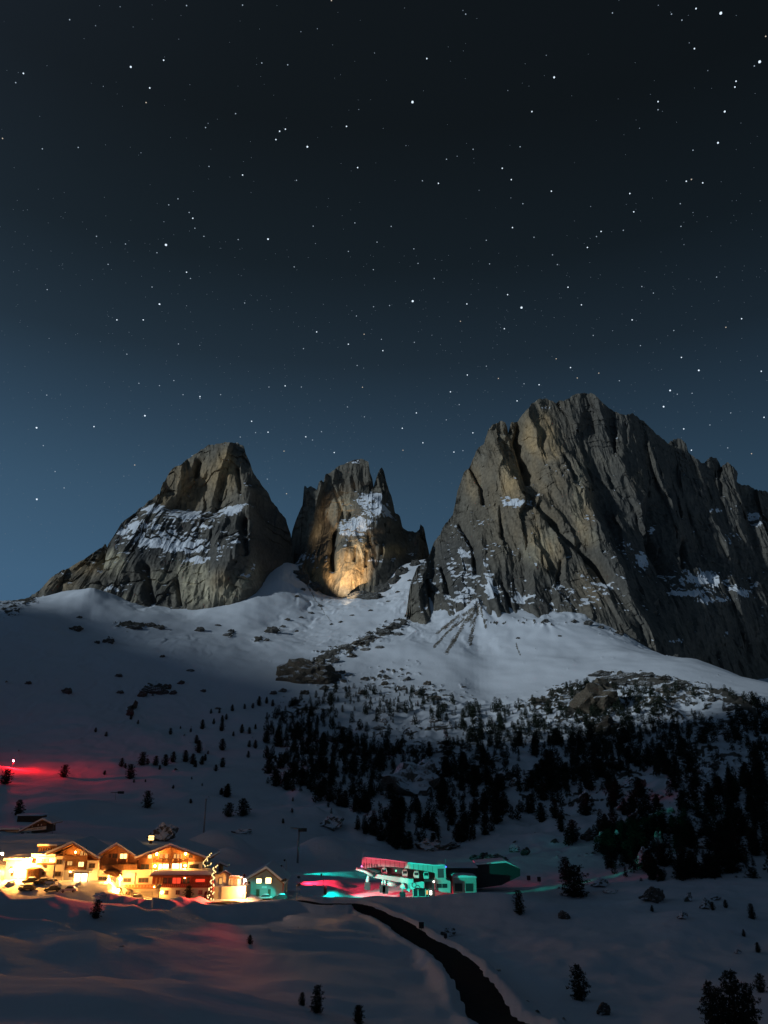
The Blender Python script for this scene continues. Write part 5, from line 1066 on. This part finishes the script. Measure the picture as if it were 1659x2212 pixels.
# glowing snow-crusted branches wound with light chains
LS = tag(empty('light_sculpture'), 'tall snow-crusted trunk wound with glowing light chains at the hotel corner', 'light sculpture')
def chain(cv, pts, Yp, rad, name):
    m = MB(); P = [Vector((fp(cv, a, b, Yp)[0], Yp + .3 * math.sin(i * 1.7), fp(cv, a, b, Yp)[1])) for i, (a, b) in enumerate(pts)]
    o = m.tube(P, rad, 7).build(name, M['bark'], LS, True)
    g = MB(); r = random.Random(4)
    for i in range(len(P) - 1):
        n = max(2, int((P[i + 1] - P[i]).length / .30))
        for k in range(n):
            c = P[i].lerp(P[i + 1], k / n); rr = rad[i] + (rad[i + 1] - rad[i]) * k / n; a = (i * n + k) * 1.1
            g.ball((c.x + rr * math.cos(a), c.y - abs(rr * math.sin(a)) - .02, c.z), (.24 if rad[0] > .5 else .17), 1)
    g.build('light_chain', M['chain_light'], o)
chain(c4, [(1440, 790), (1450, 720), (1462, 640), (1470, 560), (1490, 460), (1498, 415), (1520, 370)], Yf - 6.2, [.9, .85, .7, .45, .4, .55, .2], 'trunk')
chain(c4, [(1372, 315), (1374, 370), (1395, 398), (1440, 368), (1465, 345)], Yf - 5.9, [.35, .4, .4, .35, .2], 'branch')
chain(c4, [(1398, 330), (1412, 290), (1440, 255), (1462, 225)], Yf - 5.9, [.25, .22, .2, .12], 'branch')

# ================================================================== DARK GABLE HOUSE with two lit windows
H4 = tag(empty('gable_house'), 'dark gabled house with two bright windows, its lower wall washed in teal light', 'house')
Yh = HSY
shape(H4, 'wall', c6, [(562, 800), (562, 560), (830, 420), (1040, 590), (1040, 800)], Yh, 12, 'plaster_grey')
gable_roof(H4, c6, (830, 405), (575, 552), (1050, 590), Yh, 14, 1.6, .3, .6)
window(H4, c6, 698, 532, 760, 588, Yh, 'lit_porch', 'timber_dark', 0); window(H4, c6, 818, 520, 886, 590, Yh, 'lit_porch', 'timber_dark', 0)
slab(H4, 'door', c6, 690, 668, 735, 790, Yh - .12, .1, 'timber_dark'); slab(H4, 'sign_board', c6, 765, 628, 830, 655, Yh - .12, .1, 'metal_white'); slab(H4, 'door', c6, 845, 668, 880, 790, Yh - .12, .1, 'timber_dark')
post(H4, c6, 1044, 600, 800, Yh - 1.2, .3, 'paint_red', 'corner_post')

# ================================================================== LIFT STATION
S = tag(empty('lift_station'), 'long cable car station with a curved canopy lit half red and half teal', 'lift station')
Ys = STY
sh = lambda nm, pts, y, d, mt, par=S: shape(par, nm, cL, pts, y, d, mt)
sh('hall', [(180, 262), (300, 240), (640, 262), (820, 300), (820, 400), (620, 392), (300, 320), (180, 300)], Ys + 5, 12, 'metal_dark')  # solid dark block stands in for the shade inside the open canopy
sh('roof', [(165, 172), (375, 193), (620, 226), (840, 244), (900, 246), (900, 262), (840, 290), (818, 320), (790, 300), (700, 282), (480, 254), (320, 246), (165, 268)], Ys, 15, 'cabin')
sh('snow_layer', [(165, 171), (375, 192), (620, 225), (840, 243), (835, 236), (620, 216), (375, 184), (175, 164)], Ys - .1, 15.2, 'snow')
sh('lower_band', [(243, 306), (430, 333), (615, 357), (615, 397), (560, 393), (480, 383), (268, 346)], Ys - 1.2, 3, 'cabin')
for k in range(6): post(S, cL, 185 + k * 22, 214 + k * 3, 262, Ys - .25, .22, 'metal_dark', 'frame_strut')
m = MB()
for dy in (0, .9):
    m.tube([(*[fp(cL, 115, 262 + dy * 9, Ys - 1 - dy)[0], Ys - 1 - dy, fp(cL, 115, 262 + dy * 9, Ys - 1 - dy)[1]],), (fp(cL, 200, 285 + dy * 9, Ys - 1 - dy)[0], Ys - 1 - dy, fp(cL, 200, 285 + dy * 9, Ys - 1 - dy)[1]), (fp(cL, 262, 325, Ys - 1 - dy)[0], Ys - 1 - dy, fp(cL, 262, 325, Ys - 1 - dy)[1])], [.35, .5, .7], 8)
m.build('rope_guide', M['cabin'], S, True)
def pil(X, Y0, X1, Y1, r0, r1):
    a = fp(cL, X, Y0, Ys - 1.5); b = fp(cL, X1, Y1, Ys - 1.5)
    MB().tube([(a[0], Ys - 1.5, a[1]), (b[0], Ys - 1.5, b[1])], [r0, r1], 10).build('support_leg', M['cabin'], S, True)
    MB().box(b[0] - 1.0, Ys - 2.2, b[1] - 2.5, b[0] + 1.0, Ys - .8, b[1]).build('leg_footing', M['metal_dark'], S)
pil(222, 325, 214, 382, .5, .75); pil(352, 360, 345, 405, .4, .5); pil(368, 362, 370, 415, .4, .5); pil(520, 390, 520, 470, .3, .3)
a = fp(cL, 388, 396, Ys - 2); b = fp(cL, 472, 408, Ys - 2)
MB().tube([(a[0], Ys - 2, a[1]), (b[0], Ys - 2, b[1])], .75, 10).build('drum', M['cabin'], S, True)
sh('end_block', [(498, 410), (530, 400), (545, 440), (500, 436)], Ys - 2, 1.6, 'cabin')
sh('side_wall', [(545, 392), (582, 398), (582, 470), (548, 452)], Ys - .8, 3, 'cabin')
for k in range(1, 17):                                     # panel joints of the canopy fascia
    X = 165 + k * 41; Yt = float(np.interp(X, [165, 375, 620, 840], [172, 193, 226, 244])); Yb = float(np.interp(X, [165, 320, 480, 700, 790], [268, 246, 254, 282, 300]))
    post(S, cL, X, Yt + 3, Yb - 2, Ys - .06, .10, 'metal_dark', 'panel_joint')
for X, Y in ((360, 290), (540, 305), (640, 318), (725, 322)):    # cabins parked in the dark hall
    x, z = fp(cL, X, Y, Ys + 3.5); gcab = MB().prism([(x - .9, z - 1.1), (x - 1.0, z + .2), (x - .7, z + 1.1), (x + .7, z + 1.1), (x + 1.0, z + .2), (x + .9, z - 1.1)], Ys + 2.7, Ys + 4.3).build('gondola_cabin', M['cabin'], S)
    MB().box(x - .75, Ys + 2.66, z - .1, x + .75, Ys + 2.69, z + .8).build('pane', M['glass_dark'], gcab); MB().tube([(x, Ys + 3.5, z + 1.1), (x, Ys + 3.5, z + 2.4)], .08, 6).build('hanger', M['metal_grey'], gcab)
# ticket booth and banner
bt = slab(S, 'booth', cL, 612, 446, 748, 530, Ys - 3.5, 3.2, 'glass_dark', zs - .4)
for X in (612, 655, 720, 745): post(bt, cL, X, 446, 532, Ys - 3.7, .3, 'cabin', 'booth_frame')
slab(bt, 'booth_sill', cL, 612, 508, 748, 534, Ys - 3.62, .15, 'cabin', zs - .3)
window(bt, cL, 725, 455, 742, 490, Ys - 3.75, 'lit_soft', 'cabin', 0, 'booth_window')
bn = sh('banner', [(586, 398), (690, 378), (706, 384), (706, 436), (640, 432), (612, 446), (588, 446)], Ys - 4.4, .4, 'paint_white')
for X, Y in ((620, 408), (650, 432)):
    x, z = fp(cL, X, Y, Ys - 4.5); q = MB(); r = .75
    q.tube([(x + r * math.cos(t), Ys - 4.5, z + r * math.sin(t)) for t in np.linspace(0, 6.28, 17)], .10, 5).build('ring_emblem', M['paint_red'], bn)
slab(S, 'column', cL, 716, 362, 800, 545, Ys - 2.0, 2.4, 'metal_dark', zs - .5)
lamp(S, cL, 766, 466, Ys - 3.0, .40, 'bulb_white'); lamp(S, cL, 766, 484, Ys - 3.0, .40, 'bulb_white'); lamp(S, cL, 792, 380, Ys - 2.6, .30, 'bulb_white')
# end portal
ep = MB()
x0, z0, x1, z1 = rect(cL, 806, 242, 897, 366, Ys - .6); xi0, zi0, xi1, zi1 = rect(cL, 826, 266, 881, 346, Ys - .6)
ep.box(x0, Ys - .6, z0, xi0, Ys + 2, z1).box(xi1, Ys - .6, z0, x1, Ys + 2, z1).box(xi0, Ys - .6, zi1, xi1, Ys + 2, z1).box(xi0, Ys - .6, z0, xi1, Ys + 2, zi0)
ep = ep.build('end_portal', M['cabin'], S); MB().box(xi0, Ys - .2, zi0, xi1, Ys, zi1).build('display_screen', M['screen_dim'], ep)
sh('snow_cap', [(826, 241), (835, 232), (870, 230), (895, 240)], Ys - .6, 2.4, 'snow')
w = sh('end_wall', [(806, 362), (895, 362), (938, 376), (938, 478), (860, 470), (806, 452)], Ys - .9, 8, 'cabin')
window(w, cL, 818, 396, 910, 434, Ys - .9, 'glass_dark', 'cabin', 1)
post(S, cL, 892, 185, 240, Ys + .5, .14, 'metal_grey', 'antenna')
lamp(S, cL, 898, 250, Ys - 1.0, .28, 'bulb_blue'); lamp(S, cL, 163, 246, Ys - 1.0, .28, 'bulb_pink'); lamp(S, cL, 463, 284, Ys + 2.5, .34, 'bulb_green')
# dark service buildings behind
G = tag(empty('service_building'), 'dark flat-roofed service building behind the teal end of the lift station', 'building')
slab(G, 'wall', cL, 905, 262, 1165, 470, Ys + 10, 12, 'metal_dark', zs - 2); slab(G, 'snow_layer', cL, 895, 250, 1175, 261, Ys + 9.5, 13, 'snow')
G2 = tag(empty('garage_building'), 'low dim garage with two doors right of the lift station', 'garage')
slab(G2, 'wall', cL, 962, 345, 1162, 470, Ys + 3, 6, 'plaster_grey', zs - 2); sh('snow_layer', [(955, 344), (975, 330), (1060, 324), (1150, 332), (1170, 344)], Ys + 2.7, 7, 'snow', G2)
for X in (975, 1070): slab(G2, 'garage_panel', cL, X, 395, X + 65, 465, Ys + 2.9, .09, 'metal_dark')
G3 = tag(empty('depot_building'), 'long black depot block at the right end of the lift station', 'building')
sh('wall', [(1166, 235), (1420, 215), (1545, 270), (1545, 330), (1380, 410), (1166, 440)], Ys + 12, 10, 'metal_dark', G3)
sh('snow_layer', [(1160, 234), (1420, 214), (1550, 268), (1420, 200), (1160, 222)], Ys + 11.5, 11, 'snow', G3)
for a in [(1170, 190, 20, 10), (1230, 180, 22, 12), (1290, 195, 22, 12), (1350, 190, 22, 12), (1400, 205, 16, 8)]:
    px, py = cL(a[0], a[1]); place_rock(px, py, a[2], a[3], 'rock_bare', 'dark snow-flecked boulder in the heap behind the depot', 'boulder heap behind the depot', rmin=300)

# ================================================================== DIM HUT on the upper left
HU = tag(empty('mountain_hut'), 'dim mountain hut with a pale sign band under its gable, left of the slope', 'house')
Yu = 332
slab(HU, 'wall', c8, 130, 600, 560, 740, Yu + 1, 8, 'plaster', fp(c8, 300, 800, Yu)[1] - 3)
shape(HU, 'wall', c8, [(545, 780), (545, 640), (720, 540), (820, 540), (820, 600), (805, 760)], Yu, 9, 'plaster')
shape(HU, 'gable_wall', c8, [(700, 545), (1120, 340), (1215, 410), (1215, 650), (822, 650), (822, 545)], Yu + .2, 9, 'timber_dark')
sg = shape(HU, 'sign_band', c8, [(822, 530), (1210, 482), (1205, 570), (822, 612)], Yu - .25, .3, 'plaster')
rr = random.Random(3)
for g0, g1 in ((842, 975), (1000, 1115)):                       # weathered, unreadable lettering
    X = g0
    while X < g1:
        yy = 562 - (X - 842) * .118; w_ = rr.choice([8, 10, 12]); h_ = rr.choice([18, 24, 28])
        shape(sg, 'letter', c8, [(X, yy - h_ / 2), (X + w_, yy - h_ / 2 - 1), (X + w_, yy + h_ / 2 - 1), (X, yy + h_ / 2)], Yu - .3, .045, 'timber'); X += w_ + 9
gable_roof(HU, c8, (1120, 330), (560, 625), (1325, 420), Yu, 11, .8, .3, .6)
q = rect(c8, -150, 575, 560, 598, Yu + .5); ro = MB().box(q[0], Yu, q[1], q[2] - .5, Yu + 10, q[3]).build('roof', M['timber_dark'], HU); MB().box(q[0], Yu - .1, q[3] + .004, q[2] - .5, Yu + 10, q[3] + .8).build('snow_layer', M['snow'], ro)
for X in (200, 350, 560, 700): window(HU, c8, X, 655, X + 60, 720, Yu + (1 if X < 540 else 0), mull=0)
for X, Y in ((845, 480), (1000, 458), (1085, 448)): window(HU, c8, X - 14, Y - 22, X + 14, Y + 22, Yu + .2, 'plaster', 'timber_dark', 0, 'shutter')
SHD = tag(empty('long_shed'), 'long low shed under thick snow behind the dim hut', 'shed')
q = rect(c8, 455, 215, 1085, 300, 392); MB().box(q[0], 392, q[1] - 3, q[2], 398, q[3]).build('wall', M['timber_dark'], SHD); q2 = rect(c8, 445, 172, 1092, 214, 392)
MB().box(q2[0], 391.5, q2[1], q2[2], 398.5, q2[3]).build('snow_layer', M['snow'], SHD)
x, z = fp(c8, 1405, 400, 335); MB().prism([fp(c8, 1385, 350, 335), fp(c8, 1435, 440, 335), fp(c8, 1400, 440, 335)], 335, 335.4).build('snow_flag', M['snow'], None)
o = bpy.data.objects['snow_flag']; o.name = 'snow_stake'; tag(o, 'white snow-plastered stake right of the dim hut', 'stake')
MB().tube([(x, 335.2, z - 6), (x, 335.2, z)], .1, 6).build('stake_pole', M['metal_grey'], o)

# ================================================================== MASTS AND PYLONS
def mast(cv, top, bot, r0, r1, label, Yp, arm=None):
    t = fp(cv, *top, Yp); b = fp(cv, *bot, Yp); zg_ = min(b[1], ground_z(b[0], Yp)) - .5
    o = tag(empty('lift_pylon', (b[0], Yp, zg_)), label, 'pylon')
    MB().tube([(0, 0, 0), (t[0] - b[0], 0, t[1] - zg_)], [r0, r1], 10).build('pole', M['metal_grey'], o, True)
    if arm:
        a, c = fp(cv, *arm[0], Yp), fp(cv, *arm[1], Yp)
        MB().tube([(a[0] - b[0], 0, a[1] - zg_), (c[0] - b[0], 0, c[1] - zg_)], .28, 8).build('cross_arm', M['metal_grey'], o, True)
        MB().box(c[0] - b[0] - 3.6, -.5, c[1] - zg_ - .9, c[0] - b[0], .5, c[1] - zg_ + .5).build('sheave_train', M['metal_dark'], o)
    else: MB().box(-.5 + t[0] - b[0], -.3, t[1] - zg_, .5 + t[0] - b[0], .3, t[1] - zg_ + .3).build('head_plate', M['metal_grey'], o)
    return o
mast(c9, (575, 125), (558, 345), .42, .30, 'tall slim bare steel mast on the slope above the hotel', 372)
mast(c9, (1249, 338), (1240, 515), .48, .40, 'lift pylon with a cross arm above the dark gabled house', 352, ((1186, 330), (1305, 342)))
mast(cB, (505, 905), (500, 970), .18, .15, 'small pylon with a short dark arm on the dim slope above the hut', 470, ((482, 908), (540, 906)))
mast(cF, (575, 535), (576, 575), .09, .07, 'thin marker pole on the snow right of the road', 190)
def marker(cv, X, Y0, Y1, wpx, label, mat='metal_dark', name='sign_post'):
    px, py = cv(X, Y1); p = ground_at(px, py, 100); D = p[1] * CT + p[2] * ST; top = ray(*cv(X, Y0)) * (D / 1.0); s = D / FPX * .5486
    o = tag(empty(name, (p[0], p[1], p[2] - .2)), label, 'sign'); h = top[2] - p[2]
    MB().box(-.08, -.06, 0, .08, .06, h * .6).build('post', M['metal_grey'], o); MB().box(-wpx * s / 2, -.12, h * .35, wpx * s / 2, .12, h + .2).build('board', M[mat], o); return o
marker(c6, 1592, 636, 790, 11, 'narrow dark sign pillar on the red and teal lit snow')
marker(cF, 265, 340, 372, 20, 'dark square box on the snow bank above the road')
marker(cF, 362, 385, 408, 12, 'small dark box beside the snowy rock at the road bend')
marker(cF, 697, 152, 176, 14, 'left one of two dark panels standing on the snow right of the depot'); marker(cF, 739, 157, 182, 14, 'right one of two dark panels standing on the snow right of the depot')

# ================================================================== CARS
def car_parts(paint):
    body = MB().prism([(-2.15, .35), (-2.2, .75), (-1.9, .95), (-.9, 1.0), (-.35, 1.0), (1.6, 1.02), (2.1, .95), (2.2, .7), (2.15, .35)], -.85, .85)
    cab = MB().prism([(-1.0, 1.004), (-.45, 1.46), (1.2, 1.48), (1.75, 1.02)], -.72, .72)
    return [('body', body.mesh('body'), paint), ('cabin', cab.mesh('cabin'), 'glass_dark'), ('roof', MB().box(-.5, -.74, 1.485, 1.25, .74, 1.56).mesh('roof'), paint), ('snow_layer', MB().ball((.4, 0, 1.565), 1, 2, (1.05, .72, .16)).mesh('snow_layer', True), 'snow')]
CARS = {}
for pn in ('paint_white', 'paint_dark', 'paint_red'):
    CARS[pn] = car_parts(pn)
    for n, me, mt in CARS[pn]: me.materials.append(M[mt])
wh = MB().tube([(0, -.11, 0), (0, .11, 0)], .33, 14).mesh('wheel', True); wh.materials.append(M['rubber'])
hub = MB().tube([(0, -.12, 0), (0, .12, 0)], .18, 10).mesh('rim', True); hub.materials.append(M['metal_grey'])
def car(x, y, rz, paint, label):
    z = ground_z(x, y); o = tag(empty('parked_car', (x, y, z + .02), rz), label, 'car')
    for n, me, mt in CARS[paint]: link(n, me, o)
    for wx in (-1.35, 1.35):
        for wy in (-.8, .8):
            w = link('wheel', wh, o); w.location = (wx, wy, .33); link('rim', hub, w)
    return o
def car_px(cv, X, Y, Yp, rz, paint, label):
    x, _ = fp(cv, X, Y, Yp); return car(x, Yp, rz, paint, label)
car_px(c4, 560, 725, HY - 5.5, .1, 'paint_white', 'white car parked before the garage under the orange balcony')
car_px(c3, 445, 610, HY - 5.5, .3, 'paint_dark', 'dark car with snow on its roof parked below the white annex')
car_px(c3, 620, 605, HY - 6.2, .2, 'paint_dark', 'dark snow-topped car parked right of the first one below the annex')
car_px(c3, 740, 615, HY - 6.5, -.3, 'paint_white', 'pale snow-topped car parked before the left chalet corner')
car_px(c3, 400, 700, HY - 11, .1, 'paint_dark', 'dark snow-covered car nearest the floodlit snow bank')
car_px(c3, 760, 735, HY - 12, .4, 'paint_dark', 'dark snow-covered car in front row before the left chalet')
car_px(c3, 1000, 735, HY - 12, .2, 'paint_white', 'white snow-covered car in front row before the glowing porch')
car_px(c6, 1010, 765, HSY - 5, 0, 'paint_dark', 'black car parked before the dark gabled house')
car_px(c6, 800, 750, HSY - 5.5, .1, 'paint_white', 'pale car tinted teal before the dark gabled house')
# potted shrubs by the terrace wall
for X, Y, c, l in ((1178, 755, 'needles', 'small snow-dusted conifer against the lower terrace wall'), (1388, 755, 'paint_red', 'dark red shrub in a tub beside the glowing sculpture')):
    x, z = fp(c4, X, Y, Yf - 5.5); o = tag(empty('potted_shrub', (x, Yf - 5.5, ground_z(x, Yf - 5.5))), l, 'shrub')
    MB().tube([(0, 0, 0), (0, 0, .7)], [.4, .5], 10).build('tub', M['timber_dark'], o)
    t, cr2 = PINES[0]; q = link('shrub_foliage', cr2.copy(), o); q.data.materials.clear(); q.data.materials.append(M[c]); hh = 3.4 if c == 'needles' else 1.9; q.scale = (hh * 1.7, hh * 1.7, hh); q.location = (0, 0, .5)
# snow heaps ploughed up along the parking and the yard
for X, Y, w_, h_, l in ((130, 690, 18, 9, 'floodlit ploughed snow heap at the left end of the car park'), (330, 730, 22, 9, 'bright lumpy snow heap before the parked cars'), (1120, 700, 14, 7, 'snow heap at the edge of the yard right of the porch'), (1440, 850, 26, 8, 'long low snow ridge at the edge of the hotel yard'), (820, 720, 14, 8, 'round snow heap between the parked cars')):
    px, py = c3(X, Y); o = place_rock(px, py, w_, h_, 'rock_snowy', l, name='snow_heap', rmin=150); o.data = RK['rock_snowy'][0].copy(); o.data.materials.clear(); o.data.materials.append(M['snow']); o['category'] = 'snow heap'
lt = tag(empty('warm_lantern', (0, 0, 0)), 'two-tiered warm lantern at the foot of the boulder behind the hotel', 'lamp')
p = ground_at(*c9(175, 445), 270)
lt.location = p + np.array([0, -.6, 0]); MB().box(-.5, -.3, -1, .5, .3, 1.3).build('post', M['timber_dark'], lt)
for zz in (1.7, 2.7): MB().box(-1.05, -.3, zz - .35, 1.05, .3, zz + .35).build('lantern_glass', M['lit_window'], lt)
bl = tag(empty('blue_lamp', ground_at(*c9(268, 415), 270) + np.array([0, -1.5, 0])), 'tiny blue lamp on the boulder behind the hotel', 'lamp')
MB().tube([(0, 0, -1), (0, 0, 1.0)], .08, 6).build('post', M['metal_dark'], bl); MB().ball((0, 0, 1.2), .25, 1).build('bulb', M['bulb_blue'], bl)
wl = tag(empty('white_lamp', ground_at(*cL(335, 162), 300)), 'small white lamp on the snow above the station roof', 'lamp')
MB().tube([(0, 0, -.5), (0, 0, .3)], .08, 6).build('post', M['metal_dark'], wl); MB().ball((0, 0, .5), .42, 1).build('bulb', M['bulb_white'], wl)

# ================================================================== LIT LAMPS WITH BEAMS
def spot(name, label, pos, target, col, power, size, blend, rad=.25, housing=True):
    pos = Vector(pos); o = tag(empty(name, pos), label, 'lamp')
    d = (Vector(target) - pos)
    L = bpy.data.lights.new(name + '_beam', 'SPOT'); L.color = col; L.energy = power; L.spot_size = R_(size); L.spot_blend = blend; L.shadow_soft_size = rad
    l = bpy.data.objects.new(name + '_beam', L); COL.objects.link(l); l.parent = o; l.rotation_euler = d.to_track_quat('-Z', 'Y').to_euler()
    q = d.to_track_quat('-Z', 'Y')
    h = MB().tube([(0, 0, .75), (0, 0, .1)], [.30, .42], 10).build('housing', M['metal_dark'], o); h.rotation_mode = 'QUATERNION'; h.rotation_quaternion = q; h.location = q @ Vector((0, 0, .05 + rad))
    z = ground_z(pos.x, pos.y); MB().tube([(0, .55, z - pos.z - .5), (0, .55, .2)], .07, 6).build('pole', M['metal_grey'], o)
    return o
px, zz = fp(c6, 1058, 600, HSY - 4)
P0 = (px, HSY - 4, zh + 5.2)
t1 = atY(*cL(330, 320), Ys); t2 = atY(*cL(800, 350), Ys)
gD = (-39, 248, ground_z(-39, 248))
spot('projector', 'red stage projector at the right corner of the dark gabled house', P0, t1, (1.0, .07, .13), 130000, 19, .25)
spot('projector', 'teal stage projector beside the red one at the house corner', (P0[0] + .9, P0[1] - .6, P0[2] + .3), t2, (0.0, 1.0, .72), 170000, 16, .15)
spot('projector', 'teal projector washing the yard and wall of the dark gabled house', (P0[0] + 4.5, HSY - 9, zh + 4.5), (fp(c6, 860, 760, HSY)[0], HSY - 4, zh), (0.0, 1.0, .80), 9000, 50, .4)
gz = lambda x, y, h: (x, y, ground_z(x, y) + h)
spot('projector', 'red projector behind the house corner laying a wide stripe across the snow', gz(-38.5, 311, 5.0), gz(-17, 308, 0), (1.0, .02, .06), 90000, 56, .7)
spot('projector', 'teal projector behind the house corner laying a stripe beyond the red one', gz(-39.5, 328, 4.5), gz(-18, 336, 0), (0.0, 1.0, .80), 34000, 44, .8)
spot('projector', 'teal projector low on the house corner laying a stripe before the lift station', gz(-27.5, 268, 5.0), gz(-3, 291, 0), (0.0, 1.0, .80), 110000, 38, .6)
spot('projector', 'second red projector before the lift station laying a short stripe under its canopy', gz(-22, 296, 4.0), gz(3, 299, 0), (1.0, .02, .06), 60000, 40, .6)
xr_, _ = fp(c7, 1440, 700, HY - 6)
spot('projector', 'red projector at the corner of the small white house sweeping the foreground', (xr_, HY - 6, zr_ + 4.5), (fp(c1, 250, 640, HY - 30)[0], HY - 32, zr_ + 1), (1.0, .05, .03), 110000, 60, .5)
spot('projector', 'higher red projector at the corner of the small white house aimed at the near slope', (xr_ - .8, HY - 6.5, zr_ + 6.5), ground_at(430, 2075, 120, 215), (1.0, .04, .04), 14000, 34, 1.0)
# red beacon on the slope
pr = ground_at(27, 1656, 450, 640); rb = tag(empty('red_beacon', pr), 'glaring red lamp on a pole on the dark slope', 'lamp')
MB().tube([(0, 0, -.5), (0, 0, 4.2)], .12, 6).build('pole', M['metal_grey'], rb); MB().ball((0, 0, 4.7), .55, 2).build('bulb', M['bulb_red'], rb, True)
# floodlight on the snow under the golden wall
pf = ground_at(742, 1328, 1000, 1550)
spot('floodlight', 'distant floodlight on the snow shining up at the golden rock wall', (pf[0], pf[1], pf[2] + 9), atY(752, 1232, 1618), (1.0, .76, .50), 5200000, 30, .6)
